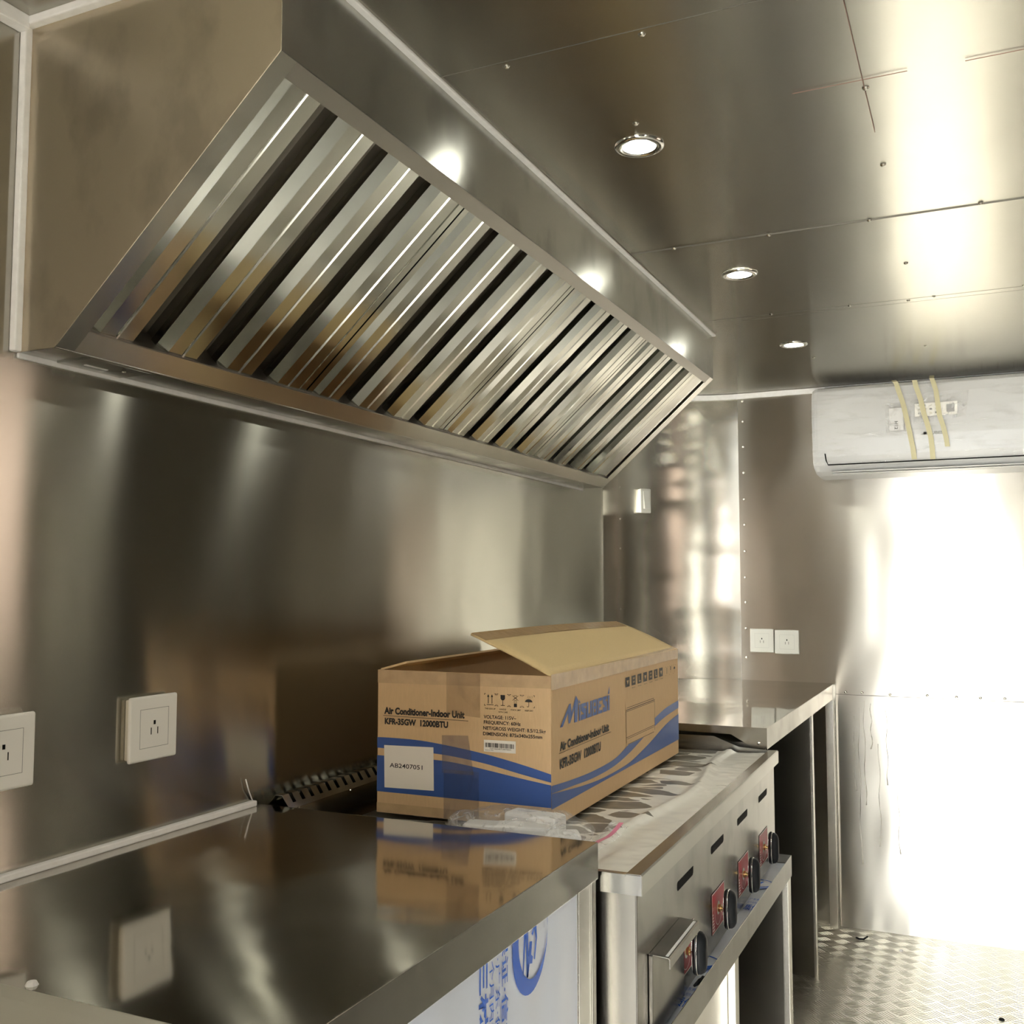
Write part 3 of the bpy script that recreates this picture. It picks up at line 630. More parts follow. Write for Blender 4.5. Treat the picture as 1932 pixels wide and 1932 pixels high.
# slots, labels, knobs, drip drawer
for a0 in (0.247, 0.5045, 0.7595, 1.014):
    m = MB(); pts = [(a0 + 0.004, -0.5235), (a0 + 0.108, -0.5235), (a0 + 0.113, -0.5195), (a0 + 0.113, -0.5085), (a0 + 0.004, -0.5085), (a0, -0.512), (a0, -0.52)]
    m.prism(None, [GP(-0.0118, a, z) for a, z in pts], [GP(-0.0106, a, z) for a, z in pts]); m.build('vent_slot', S['slot'], gd)
def knob(ac, k):
    lb = MB(); u0, u1, z0, z1 = ac - 0.054, ac + 0.058, -0.6765, -0.600
    O = GP(-0.0104, 0, 0)
    lbl = MB().add([O + gl * a + Vector((0, 0, z)) for a, z in ((u0, z0), (u1, z0), (u1, z1), (u0, z1))], [(0, 1, 2, 3)]).build('dial_label', S['red'], gd)
    w = MB(); O2 = O + gn * 0.0004; U, V = gl, Vector((0, 0, 1)); e = 0.002
    for q in ((u0, u1, z0, z0 + e), (u0, u1, z1 - e, z1), (u0, u0 + e, z0, z1), (u1 - e, u1, z0, z1)): poly_on(w, ((q[0], q[2]), (q[1], q[2]), (q[1], q[3]), (q[0], q[3])), O2, U, V)
    ring_on(w, (ac + 0.002, -0.6385), 0.0305, 0.032, O2, U, V, a0=PI * 0.9, a1=PI * 2.0)
    ring_on(w, (ac + 0.002, -0.6385), 0.0005, 0.013, O2, U, V)
    for j in range(6): poly_on(w, ((u0 + 0.005, z0 + 0.005 + j * 0.006), (u0 + 0.024 - j * 0.0025, z0 + 0.005 + j * 0.006), (u0 + 0.024 - j * 0.0025, z0 + 0.008 + j * 0.006), (u0 + 0.005, z0 + 0.008 + j * 0.006)), O2, U, V)
    for zz, s_ in ((-0.632, 'LO'),): text_on(w, s_, O2, U, V, u0 + 0.006, u0 + 0.014, zz, zz + 0.006)
    poly_on(w, ((ac + 0.038, -0.664), (ac + 0.041, -0.664), (ac + 0.041, -0.658), (ac + 0.038, -0.658)), O2, U, V)
    w.build('label_print', S['white'], lbl)
    kt = bpy.data.objects.new('control_knob', None); C.objects.link(kt); kt.parent = gd; WPOS[kt.name] = WPOS[gd.name]
    zc = -0.6385
    m = MB(); m.rod([GP(-0.0105, ac, zc), GP(-0.004, ac, zc), GP(-0.004, ac, zc), GP(0.004, ac, zc)], 0.004, 12, rs=[0.0075, 0.0075, 0.004, 0.004]); m.build('stem', S['brass'], kt, smooth=False)
    m = MB(); n = 48
    def oval(b, hl, hz): return [GP(b, ac + hl * math.copysign(abs(math.cos(2 * PI * i / n)) ** 0.75, math.cos(2 * PI * i / n)), zc + hz * math.copysign(abs(math.sin(2 * PI * i / n)) ** 0.8, math.sin(2 * PI * i / n))) for i in range(n)]
    def stack(m, prof):
        vs = sum([oval(*p) for p in prof], [])
        fs = [(i * n + k_, i * n + (k_ + 1) % n, (i + 1) * n + (k_ + 1) % n, (i + 1) * n + k_) for i in range(len(prof) - 1) for k_ in range(n)]
        fs += [tuple(range(n))[::-1], tuple(range((len(prof) - 1) * n, len(prof) * n))]
        return m.add(vs, fs)
    stack(m, [(0.0035, 0.012, 0.030), (0.0035, 0.0165, 0.0355), (0.006, 0.0185, 0.038), (0.010, 0.019, 0.0385), (0.0115, 0.0185, 0.038)]).build('knob_base', S['black'], kt, smooth=True)
    m = MB(); stack(m, [(0.0115, 0.0165, 0.0355), (0.014, 0.0172, 0.0362), (0.018, 0.0165, 0.0355), (0.0225, 0.0135, 0.032), (0.0255, 0.009, 0.026), (0.0262, 0.004, 0.018)]).build('finger_grip', S['grip'], kt, smooth=True)
    for b_, hl, hz, r_ in ((0.0117, 0.0182, 0.0376, 0.0008), (0.0035, 0.0165, 0.0355, 0.0006)):
        m = MB(); ov = oval(b_, hl, hz); m.rod(ov + [ov[0]], r_, 6); m.build('chrome_line', S['chrome'], kt, smooth=True)
for k, ac in enumerate((0.300, 0.557, 0.813, 1.066)): knob(ac, k)
m = MB(); pr = [(-0.0105, -0.571), (0.020, -0.573), (0.022, -0.575), (0.022, -0.589)]
dd = bpy.data.objects.new('drip_drawer', None); C.objects.link(dd); dd.parent = gd; WPOS[dd.name] = WPOS[gd.name]
m.strip([GP(b, 0.072, z) for b, z in pr], [GP(b, 0.262, z) for b, z in pr]); m.build('handle', S['panel'], dd, solid=0.0012)
MB().box(-0.0105, -0.004, 0.068, 0.262, -0.700, -0.572, GP).build('drawer_front', S['panel'], dd, bevel=0.0008)
m = MB(); m.box(0.014, 0.0185, 0.078, 0.256, -0.5722, -0.5716, GP); m.build('tape_strip', S['paper'], dd)

# ================================================================ FAR WORKTOP
FZ = -0.379; FX = -0.530; FY = 2.742
t = thing('far_counter', 'open steel worktop beyond the griddle running to the far wall', 'counter', (-0.85, 3.4, ZF))
ap = [(x + 0.004, y - 0.003) for x, y in arc if y > YE]
pts = [(FX - 0.0015, FY + 0.0015), (FX - 0.0015, YF - 0.005)] + [(XS + RC, YF - 0.005)] + ap[::-1][1:] + [(XS + 0.004, 3.3), (XL + 0.002, 3.28), (XL + 0.002, FY + 0.0015)]
m = MB(); m.prism(None, [Vector((x, y, FZ - 0.002)) for x, y in pts], [Vector((x, y, FZ)) for x, y in pts]); m.build('worktop', S['top'], t)
MB().box(FX - 0.0015, FX, FY, YF - 0.005, -0.4345, FZ).build('front_lip', S['hood'], t)
m = MB(); pf = [(FX - 0.0015, FZ), (FX - 0.0015, -0.4325), (-0.566, -0.4325), (-0.626, -0.4), (XL + 0.01, -0.395), (XL + 0.01, FZ)]
m.prism(None, [Vector((x, FY, z)) for x, z in pf], [Vector((x, FY + 0.0015, z)) for x, z in pf]); m.build('end_lip', S['hood'], t)
dome(MB(), (-0.552, FY, -0.419), (0, -1, 0), 0.0045).build('screw', S['screw'], t)
ad = [(x, y) for x, y in ((-0.532, 3.53), (-1.16, 3.53))]
MB().box(-1.15, FX - 0.006, 3.53, 3.545, ZF, -0.42).build('divider', S['front'], t)
MB().box(FX - 0.010, FX - 0.001, 3.522, 3.547, ZF, -0.43).build('divider_edge', S['bright'], t, bevel=0.001)
MB().box(FX - 0.03, FX - 0.001, 4.05, 4.064, ZF, -0.43).build('end_post', S['bright'], t, bevel=0.001)
MB().box(FX - 0.02, FX + 0.006, 4.068, 4.094, ZF, FZ - 0.003).build('wall_post', S['front'], t, bevel=0.001)
MB().box(-1.15, FX - 0.006, 2.745, 2.75, ZF, -0.42).build('side_panel', S['front'], t)
MB().box(-1.16, -1.155, 2.75, 3.6, ZF, -0.40).build('back_panel', S['front'], t)

# ================================================================ CARDBOARD BOX
bt = math.radians(1.2); BB = Vector((-0.702, 1.676, -0.4305)); be = Vector((math.cos(bt), math.sin(bt), 0)); bl = Vector((-math.sin(bt), math.cos(bt), 0))
BW, BL, BH = 0.357, 0.892, 0.268
def BP(u, a, z): return BB + be * (u - BW) + bl * a + Vector((0, 0, z))
bx = thing('cardboard_box', 'open brown air conditioner carton with blue waves standing on the griddle', 'box', tuple(BP(BW / 2, BL / 2, 0)))
T_ = 0.005; m = MB()
m.box(0, BW, 0, T_, 0, BH, BP); m.box(0, BW, BL - T_, BL, 0, BH - 0.006, BP); m.box(0, T_, T_, BL - T_, 0, BH, BP); m.box(BW - T_, BW, T_, BL - T_, 0, BH - 0.001, BP); m.box(T_, BW - T_, T_, BL - T_, 0, T_, BP)
m.build('carton_body', S['card'], bx, bevel=0.0015)
def flap(pts, name, mat, thick=0.004):
    mm = MB(); mm.add(pts, [tuple(range(len(pts)))]); return mm.build(name, mat, bx, solid=thick)
m = MB()
fx = [(0.357, 0.2695), (0.30, 0.297), (0.25, 0.3185), (0.20, 0.3395)]
m.grid(lambda u, v: (lambda p: BP(p[0] + 0.0, -0.004 + v * (BL + 0.0 - 0.02 * max(0, (u - 0.72) / 0.28)) , p[1] - 0.007 * v + 0.004 * math.sin(v * PI) * u))(interp(fx[::-1], [0.357 - u * 0.157])[0]), 8, 20)
tf = m.build('top_flap', S['cardin'], bx, solid=0.004, smooth=True); tf['label'] = 'long top flap raised open, its inner side upward'
m = MB(); m.grid(lambda u, v: (lambda p: BP(p[0], -0.004 + v * BL * 0.975, p[1] + 0.0028 - 0.007 * v + 0.004 * math.sin(v * PI) * (0.85 + u * .15)))((0.2005 + u * 0.03 , 0.3393 - u * 0.0129)), 2, 20)
m.build('flap_tape', S['cardtape'], bx)
m = MB(); m.strip([BP(BW - 0.022, v * BL, 0.2806 - 0.006 * v) for v in (0, 0.25, 0.5, 0.75, 1)], [BP(BW + 0.0006, v * BL, 0.2712 - 0.006 * v) for v in (0, 0.25, 0.5, 0.75, 1)])
m.strip([BP(BW + 0.0006, v * BL, 0.2712 - 0.006 * v) for v in (0, 0.25, 0.5, 0.75, 1)], [BP(BW + 0.0006, v * BL, 0.243 - 0.002 * v) for v in (0, 0.25, 0.5, 0.75, 1)])
m.build('hinge_tape', S['cardtape2'], bx)
m = MB(); m.quad(BP(0.004, 0.006, BH), BP(0.12, 0.006, 0.292), BP(0.12, BL - 0.01, 0.292), BP(0.004, BL - 0.01, BH)) if False else None
flap([BP(0.012, 0.012, BH - 0.004), BP(0.35, 0.012, BH - 0.004), BP(0.345, 0.16, BH - 0.03), BP(0.02, 0.16, BH - 0.03)], 'end_flap', S['cardin'])
flap([BP(0.002, 0.008, BH), BP(0.045, 0.03, BH + 0.013), BP(0.045, BL - 0.02, BH + 0.013), BP(0.002, BL - 0.008, BH)], 'side_flap', S['card'])
EO = BP(0, -0.0006, 0); EU, EV = be, Vector((0, 0, 1)); SO = BP(BW + 0.0006, 0, 0); SU = bl
def E2(k): return BP(0, -k, 0)
def S2(k): return BP(BW + k, 0, 0)
xsE = [i * BW / 30 for i in range(31)]; xsS = [i * BL / 60 for i in range(61)]
b1t = smoothpts([(0, 0.1402), (0.0395, 0.1406), (0.0928, 0.1393), (0.1552, 0.1331), (0.226, 0.1234), (0.2946, 0.1104), (0.357, 0.0958)]); b1b = smoothpts([(0, 0.1203), (0.12, 0.1174), (0.1757, 0.1129), (0.2359, 0.1046), (0.2945, 0.093), (0.357, 0.0817)])
b2t = smoothpts([(0, 0.1062), (0.122, 0.1057), (0.1758, 0.1022), (0.236, 0.094), (0.2945, 0.0852), (0.357, 0.0769)]); b2b = [(0, 0.0386), (0.357, 0.0375)]
m = MB(); band_on(m, interp(b1t, xsE), interp(b1b, xsE), E2(0.0005), EU, EV); band_on(m, interp(b2t, xsE), interp(b2b, xsE), E2(0.0005), EU, EV)
m.build('printed_wave', S['blueink'], bx)
s1t = smoothpts([(0, 0.0758), (0.1054, 0.0690), (0.2232, 0.0650), (0.3554, 0.0670), (0.4432, 0.0800), (0.56, 0.1000), (0.6672, 0.1147), (0.7711, 0.1278), (0.892, 0.1337)], 50)
s1b = smoothpts([(0, 0.0625), (0.1053, 0.0570), (0.223, 0.0515), (0.3551, 0.0530), (0.4655, 0.0644), (0.562, 0.0804), (0.6711, 0.0965), (0.7702, 0.1075), (0.892, 0.1145)], 50)
s2t = smoothpts([(0, 0.0620), (0.1624, 0.0475), (0.2869, 0.0412), (0.427, 0.0418), (0.5041, 0.0472), (0.6298, 0.0645), (0.7695, 0.0880), (0.892, 0.0995)], 50)
m = MB(); cut = [x for x in xsS]
band_on(m, interp(s1t, cut), interp(s1b, cut), S2(0.0005), SU, EV); band_on(m, interp(s2t, cut), [(x, 0.0345) for x in cut], S2(0.0005), SU, EV)
m.build('printed_wave', S['blueink'], bx)
# end face writing
m = MB(); q = (E2(0.0009), EU, EV)
text_on(m, 'Air Conditioner-Indoor Unit', *q, 0.0152, 0.1862, 0.1855, 0.1980, 0.045); text_on(m, 'KFR-35GW  12000BTU', *q, 0.0165, 0.1522, 0.1662, 0.1775, 0.045)
poly_on(m, ((0.0131, 0.1813), (0.1937, 0.1803), (0.1937, 0.1812), (0.0131, 0.1822)), *q)
for s_, u0, u1, v0 in (('VOLTAGE: 115V~', 0.2252, 0.2898, 0.1874), ('FREQUENCY: 60Hz', 0.2253, 0.2985, 0.1776), ('NET/GROSS WEIGHT: 8.5/12.5kg', 0.2243, 0.3471, 0.1672), ('DIMENSION: 875x340x255mm', 0.2240, 0.3405, 0.1570)):
    text_on(m, s_, *q, u0, u1, v0, v0 + 0.0064, 0.018)
for s_, u0, u1, v0 in (('THIS SIDE UP', 0.2275, 0.2486, 0.2040), ('HANDLE', 0.2568, 0.2700, 0.2040), ('WITH CARE', 0.2545, 0.2730, 0.1990), ('STACK LIMIT', 0.2790, 0.2990, 0.2040), ('KEEP DRY', 0.3070, 0.3230, 0.2040)):
    text_on(m, s_, *q, u0, u1, v0, v0 + 0.0028, 0.01)
m.build('printed_text', S['blackink'], bx)
def rect(mm, u0, u1, v0, v1, q): poly_on(mm, ((u0, v0), (u1, v0), (u1, v1), (u0, v1)), *q)
sy = [MB() for _ in range(4)]
for k, u in enumerate((0.2262, 0.2515, 0.2765, 0.3025)):
    w = 0.0235; v0, v1 = 0.2105, 0.2328
    for cu_, sx_ in ((u, 1), (u + w, -1)):
        for cv, sv in ((v0, 1), (v1, -1)):
            rect(sy[k], min(cu_, cu_ + sx_ * 0.003), max(cu_, cu_ + sx_ * 0.003), min(cv, cv + sv * 0.0008), max(cv, cv + sv * 0.0008), q)
            rect(sy[k], min(cu_, cu_ + sx_ * 0.0008), max(cu_, cu_ + sx_ * 0.0008), min(cv, cv + sv * 0.003), max(cv, cv + sv * 0.003), q)
u = 0.2262
for d in (0.008, 0.0155):
    rect(sy[0], u + d - 0.0006, u + d + 0.0006, 0.2145, 0.2275, q); poly_on(sy[0], ((u + d - 0.0022, 0.2265), (u + d + 0.0022, 0.2265), (u + d, 0.2315)), *q)
rect(sy[0], u + 0.005, u + 0.0185, 0.212, 0.213, q)
u = 0.2515 + 0.0118
poly_on(sy[1], ((u - 0.0045, 0.231), (u + 0.0045, 0.231), (u + 0.0045, 0.2245), (u + 0.002, 0.2215), (u - 0.002, 0.2215), (u - 0.0045, 0.2245)), *q); rect(sy[1], u - 0.0005, u + 0.0005, 0.2125, 0.222, q); rect(sy[1], u - 0.004, u + 0.004, 0.2117, 0.2127, q)
u = 0.2765 + 0.0118
rect(sy[2], u - 0.003, u + 0.003, 0.2105, 0.2165, q)
for v in (0.2175, 0.2225, 0.2275):
    for z in (0, 0.0035): rect(sy[2], u - 0.0028, u + 0.0028, v + z, v + z + 0.0005, q)
    for z in (-0.0028, 0.0023): rect(sy[2], u + z, u + z + 0.0005, v, v + 0.004, q)
poly_on(sy[2], ((u - 0.006, 0.2305), (u - 0.0055, 0.231), (u + 0.006, 0.2225), (u + 0.0055, 0.222)), *q); poly_on(sy[2], ((u + 0.006, 0.2305), (u + 0.0055, 0.231), (u - 0.006, 0.2225), (u - 0.0055, 0.222)), *q)
u = 0.3025 + 0.0118
poly_on(sy[3], [(u + 0.0072 * math.cos(a), 0.2205 + 0.0052 * math.sin(a)) for a in [PI * i / 14 for i in range(15)]], *q); rect(sy[3], u - 0.0004, u + 0.0004, 0.213, 0.2205, q)
ring_on(sy[3], (u - 0.0016, 0.2135), 0.0012, 0.002, *q, n=10, a0=PI, a1=2 * PI)
for k in range(4): poly_on(sy[3], ((u - 0.003 + k * 0.003, 0.2275), (u - 0.0025 + k * 0.003, 0.2275), (u - 0.0005 + k * 0.003, 0.2315), (u - 0.001 + k * 0.003, 0.2315)), *q)
for k in range(4): sy[k].build('printed_symbol', S['blackink'], bx)
# stickers
lb = MB(); O3 = (E2(0.0012), EU, EV); poly_on(lb, ((0.0173, 0.0471), (0.1233, 0.0490), (0.1218, 0.1285), (0.0158, 0.1262)), *O3); lb = lb.build('shipping_label', S['label'], bx)
m = MB(); text_on(m, 'AB2407051', E2(0.0016), EU, EV, 0.0285, 0.0991, 0.0856, 0.0940, 0.008); m.build('label_text', S['blackink'], lb)
lb = MB(); poly_on(lb, ((0.2256, 0.1278), (0.2891, 0.1278), (0.2891, 0.1496), (0.2256, 0.1490)), *O3); lb = lb.build('barcode_label', S['label'], bx)
m = MB(); u = 0.2285; rr = random.Random(3)
while u < 0.286:
    w = rr.choice((0.0004, 0.0007, 0.0011)); rect(m, u, u + w, 0.1360, 0.1440, (E2(0.0016), EU, EV)); u += w + rr.choice((0.0004, 0.0006, 0.001))
text_on(m, '122126240724070501', E2(0.0016), EU, EV, 0.238, 0.280, 0.1327, 0.1352); text_on(m, 'MADE IN CHINA', E2(0.0016), EU, EV, 0.2285, 0.245, 0.1300, 0.1315)
m.build('barcode', S['blackink'], lb)
# packing tapes
def tape(name, pts, mat, k=0.0004):
    mm = MB(); poly_on(mm, pts, E2(k), EU, EV); return mm.build(name, mat, bx)
tapem = clear_plastic('clear_parcel_tape', (0.50, 0.33, 0.16), 0.30, 0.00015, 25, (1, 1, 0.5), 0.15)
tape('parcel_tape', ((0.1485, BH), (0.2177, BH), (0.2178, 0.188), (0.1488, 0.192)), tapem, 0.0014)
tape('parcel_tape', ((0.1397, 0.1521), (0.1938, 0.1543), (0.2051, 0.0836), (0.1401, 0.0834)), clear_plastic('clear_parcel_tape_low', (0.05, 0.09, 0.25), 0.28, 0.00015, 25, (1, 1, 0.5), 0.15), 0.0014)
tape('parcel_tape', ((0.1440, 0.090), (0.2160, 0.090), (0.2163, 0.001), (0.1440, 0.001)), clear_plastic('clear_parcel_tape_base', (0.10, 0.12, 0.22), 0.25, 0.00015, 25, (1, 1, 0.5), 0.15), 0.0015)
tape('edge_tape', ((0.0, 0.243), (BW, 0.246), (BW, BH), (0.0, BH)), S['cardtape2'], 0.0003); tape('edge_tape', ((0.0, 0.0), (BW, 0.0), (BW, 0.018), (0.0, 0.018)), S['cardtape2'], 0.0003)
# side face writing
q = (S2(0.0009), SU, EV); m = MB()
text_on(m, 'Air Conditioner-Indoor Unit', *q, 0.0412, 0.3226, 0.1310, 0.1462, 0.045); text_on(m, 'KFR-35GW  12000BTU', *q, 0.0409, 0.2701, 0.0990, 0.1160, 0.045)
rect(m, 0.036, 0.336, 0.1262, 0.1271, q)
for k in range(6): text_on(m, ('KEEP DRY', 'FRAGILE', 'HEALTH', 'SLEEP', 'TIMER', 'TURBO')[k], *q, 0.486 + k * 0.0465, 0.512 + k * 0.0465, 0.2015, 0.2040)
m.build('printed_text', S['blackink'], bx)
LG = [[(0, 0), (44, 38), (50, 38), (54, 20), (76, 50), (88, 38), (82, 0), (67, 0), (69, 27), (47, 2), (40, 2), (37, 22), (13, 0)],
      [(90, 0), (98, 0), (98, 31), (90, 31)], [(90, 33.5), (98, 33.5), (92, 41)], [(101, 0), (127, 0), (127, 19), (112, 24), (127, 24), (127, 31), (101, 31), (101, 18), (116, 10), (101, 10)],
      [(130, 31), (139, 31), (139, 7), (148, 7), (148, 31), (157, 31), (157, 0), (130, 0)], [(160, 0), (168, 0), (168, 31), (160, 31)], [(168, 25), (186, 25), (186, 31), (168, 31)], [(168, 13), (178, 13), (178, 18), (168, 18)], [(168, 0), (186, 0), (186, 6), (168, 6)], [(177, 6), (186, 6), (186, 25), (177, 25)],
      [(189, 0), (197, 0), (197, 31), (189, 31)], [(197, 25), (214, 25), (214, 31), (197, 31)], [(197, 12), (206, 12), (210, 18), (197, 18)], [(197, 0), (214, 0), (214, 6), (197, 6)],
      [(217, 0), (242, 0), (242, 19), (228, 24), (242, 24), (242, 31), (217, 31), (217, 18), (231, 10), (217, 10)], [(246, 0), (256, 0), (256, 31), (246, 31)], [(246, 33.5), (256, 33.5), (256, 50)]]
m = MB()
for P in LG: poly_on(m, [(0.0416 + p[0] * 0.001117, 0.1722 + p[1] * 0.00099) for p in P], *q)
m.build('printed_logo', S['blueink'], bx)
# feature icons
for k in range(7):
    u = 0.4385 + k * 0.0455; m = MB(); rect(m, u, u + 0.0305, 0.2080, 0.2290, q); ic = m.build('printed_symbol', S['blackink'], bx)
    w = MB(); q3 = (S2(0.0013), SU, EV); c = u + 0.0152
    if k % 3 == 0: poly_on(w, ((c - 0.008, 0.222), (c + 0.008, 0.222), (c, 0.2125)), *q3)
    elif k % 3 == 1:
        for d in (-0.006, 0.002): rect(w, c + d, c + d + 0.004, 0.213, 0.217, q3); rect(w, c + d, c + d + 0.004, 0.221, 0.225, q3)
    else:
        poly_on(w, ((c - 0.006, 0.212), (c + 0.008, 0.212), (c + 0.008, 0.214), (c - 0.003, 0.214), (c - 0.003, 0.224), (c - 0.006, 0.226)), *q3); 
    w.build('symbol_mark', S['card'], ic)
for k in range(3):
    u = 0.770 + k * 0.036; m = MB(); rect(m, u, u + 0.003, 0.2265, 0.2275, q); rect(m, u + 0.02, u + 0.023, 0.2265, 0.2275, q); rect(m, u, u + 0.003, 0.206, 0.207, q)
    if k == 0: rect(m, u + 0.007, u + 0.0085, 0.21, 0.2255, q); rect(m, u + 0.014, u + 0.0155, 0.21, 0.2255, q)
    if k == 1: rect(m, u + 0.008, u + 0.014, 0.217, 0.2265, q); rect(m, u + 0.0105, u + 0.0115, 0.21, 0.217, q)
    if k == 2: poly_on(m, [(u + 0.012 + 0.008 * math.cos(a), 0.217 + 0.006 * math.sin(a)) for a in [PI * i / 8 for i in range(9)]], *q); rect(m, u + 0.0115, u + 0.0125, 0.208, 0.217, q)
    m.build('printed_symbol', S['blackink'], bx)
# outline drawing of the wall unit: a cardboard coloured patch covers the wave, then thin lines
m = MB(); rect(m, 0.4408, 0.6675, 0.083, 0.1632, (S2(0.0007), SU, EV)); dr = m.build('printed_drawing', S['card'], bx)
m = MB(); e = 0.0011
for u0, u1, v0, v1 in ((0.446, 0.662, 0.1622, 0.1622 + e), (0.4413, 0.4413 + e * 1.5, 0.088, 0.159), (0.666, 0.666 + e * 1.5, 0.088, 0.159), (0.4415, 0.667, 0.1545, 0.1545 + e), (0.4415, 0.667, 0.1575, 0.1592), (0.4415, 0.667, 0.0990, 0.0990 + e), (0.449, 0.662, 0.0955, 0.0965), (0.452, 0.66, 0.0835, 0.0835 + e)): rect(m, u0, u1, v0, v1, q)
m.build('drawing_lines', S['blackink'], dr)

# ================================================================ PLASTIC BAG OF PARTS
bg = thing('plastic_bag', 'clear zip bag stuffed with white parts lying on the near edge of the griddle', 'bag', (-0.70, 1.565, -0.43))
def blob(fn, nu=48, nv=24):
    m = MB(); m.grid(fn, nu, nv); return m
def bagf(u, v, k=1.0, dz=0.0, amp=1.0):
    # closed pillow: u round the outline, v centre to rim to underside
    a = 2 * PI * u; r = math.sin(PI * min(v, 1.0)); top = math.cos(PI * v)
    x = -0.712 + 0.128 * k * r * math.copysign(abs(math.cos(a)) ** 0.75, math.cos(a)) ; y = 1.568 + 0.074 * k * r * math.copysign(abs(math.sin(a)) ** 0.75, math.sin(a))
    h = 0.056 * (0.5 + 0.5 * top) if top > 0 else 0.056 * 0.5 * (1 + top)
    nz = noise.noise(Vector((x * 22, y * 22, 1.3 + k))) * 0.010 + abs(noise.noise(Vector((x * 55, y * 55, 5)))) * 0.006
    return Vector((x + noise.noise(Vector((y * 30, x * 30, 2))) * 0.006, y + noise.noise(Vector((x * 25, y * 20, 7))) * 0.006, max(-0.4325, -0.4325 + dz + h * k + nz * r * amp * (1 if top > -0.2 else 0))))
blob(lambda u, v: bagf(u, v)).build('bag_film', S['bag'], bg, smooth=True)
for k, (cx_, cy_, a_, l_) in enumerate(((-0.775, 1.56, 0.15, 0.035), (-0.70, 1.60, -0.12, 0.05), (-0.635, 1.56, 0.5, 0.03), (-0.70, 1.545, 0.25, 0.045))):
    ca, sa = math.cos(a_), math.sin(a_)
    MB().box(-l_, l_, -0.022, 0.022, -0.428, (-0.400, -0.385, -0.402, -0.392)[k], lambda x, y, z: Vector((cx_ + x * ca - y * sa, cy_ + x * sa + y * ca, z))).build('packed_part', S['paper'], bg, bevel=0.006, seg=3)
m = MB(); m.grid(lambda u, v: Vector((-0.588 + 0.030 * u + 0.01 * v, 1.505 + 0.135 * v, -0.414 - 0.006 * u + 0.016 * v + 0.003 * math.sin(v * 7))), 3, 16); m.build('zip_edge', S['bag'], bg, smooth=True)
m = MB(); m.grid(lambda u, v: Vector((-0.574 + 0.008 * u + 0.01 * v, 1.505 + 0.135 * v, -0.4152 + 0.016 * v + 0.003 * math.sin(v * 7) + 0.0006)), 1, 16); m.build('zip_strip', S['pink'], bg, smooth=True)

# ================================================================ AIR CONDITIONER
ac = thing('air_conditioner', 'white wall air conditioner wrapped in clear film high on the far wall', 'air conditioner', (-0.16, 4.0, 0.42))
AX0, AX1 = -0.565, 0.245
prof = [(4.096, 0.742), (3.93, 0.742), (3.905, 0.736), (3.893, 0.722), (3.888, 0.69), (3.885, 0.62), (3.885, 0.54), (3.890, 0.475), (3.900, 0.442), (3.925, 0.424), (3.97, 0.412), (4.096, 0.408)]
def acp(x, k=0.0, sc_=1.0):
    cy_, cz_ = 4.0, 0.575
    return [Vector((x, cy_ + (y - cy_) * sc_ if y < 4.05 else y, cz_ + (z - cz_) * sc_)) for y, z in prof]
m = MB(); secs = [acp(AX0, 0, 0.90), acp(AX0 + 0.003, 0, 0.95), acp(AX0 + 0.010, 0, 0.985), acp(AX0 + 0.022)] + [acp(AX1 - 0.022), acp(AX1 - 0.010, 0, 0.985), acp(AX1 - 0.003, 0, 0.95), acp(AX1, 0, 0.9)]
n = len(prof)
m.add(sum(secs, []), [(i * n + k, i * n + (k + 1) % n, (i + 1) * n + (k + 1) % n, (i + 1) * n + k) for i in range(len(secs) - 1) for k in range(n)] + [tuple(range(n)), tuple(range((len(secs) - 1) * n, len(secs) * n))])
m.build('casing', S['ac'], ac, bevel=0.003)
m = MB(); m.rod([(-0.518, 3.884, 0.487), (-0.515, 3.884, 0.462), (-0.508, 3.8855, 0.4445), (0.2, 3.8855, 0.4445)], 0.0026, 6); m.build('louvre_gap', S['slot'], ac)
for k in range(2):
    m = MB(); m.box(-0.50, 0.19, 3.905 + k * 0.03, 3.925 + k * 0.03, 0.4185 - 0.004 * k, 0.4215 - 0.004 * k); m.build('louvre', S['ac'], ac, bevel=0.001)
m = MB(); 
for k in range(9): m.box(-0.52, 0.20, 3.925 + k * 0.017, 3.931 + k * 0.017, 0.7425, 0.7440)
for k in range(14): m.box(-0.50 + k * 0.052, -0.497 + k * 0.052, 3.925, 4.07, 0.7425, 0.7445)
m.build('intake_grille', S['grey'], ac)
m = MB()
def wrapf(u, v):
    zz = 0.752 - 0.305 * v; x = AX0 - 0.004 + u * (AX1 - AX0 + 0.008)
    y = 3.8815 - 0.0015 - 0.004 * abs(noise.noise(Vector((x * 9, zz * 40, 4)))) - 0.003 * abs(noise.noise(Vector((x * 40, zz * 40, 8)))) * (1 if v > 0.7 else 0.4)
    if v < 0.06: y += 0.03 * (1 - v / 0.06)
    return Vector((x, y, zz))
m.grid(wrapf, 120, 50); m.build('plastic_wrap', S['wrap'], ac, smooth=True)
m = MB(); text_on(m, 'MISUBESI', (0, 3.884, 0), (1, 0, 0), (0, 0, 1), -0.176, -0.108, 0.5375, 0.548, 0.035); poly_on(m, ((-0.186, 0.5375), (-0.168, 0.550), (-0.168, 0.5375)), (0, 3.884, 0), (1, 0, 0), (0, 0, 1)); m.build('brand_text', S['grey'], ac)
def strip(name, pts, w, y0=3.859):
    mm = MB(); L = []; R = []
    for x, z in pts:
        y = y0 + (0.02 if z > 0.735 else 0)
        L.append(Vector((x - w, y, z))); R.append(Vector((x + w, y, z)))
    mm.strip(L, R); return mm.build(name, S['masking'], ac, solid=0.0006)
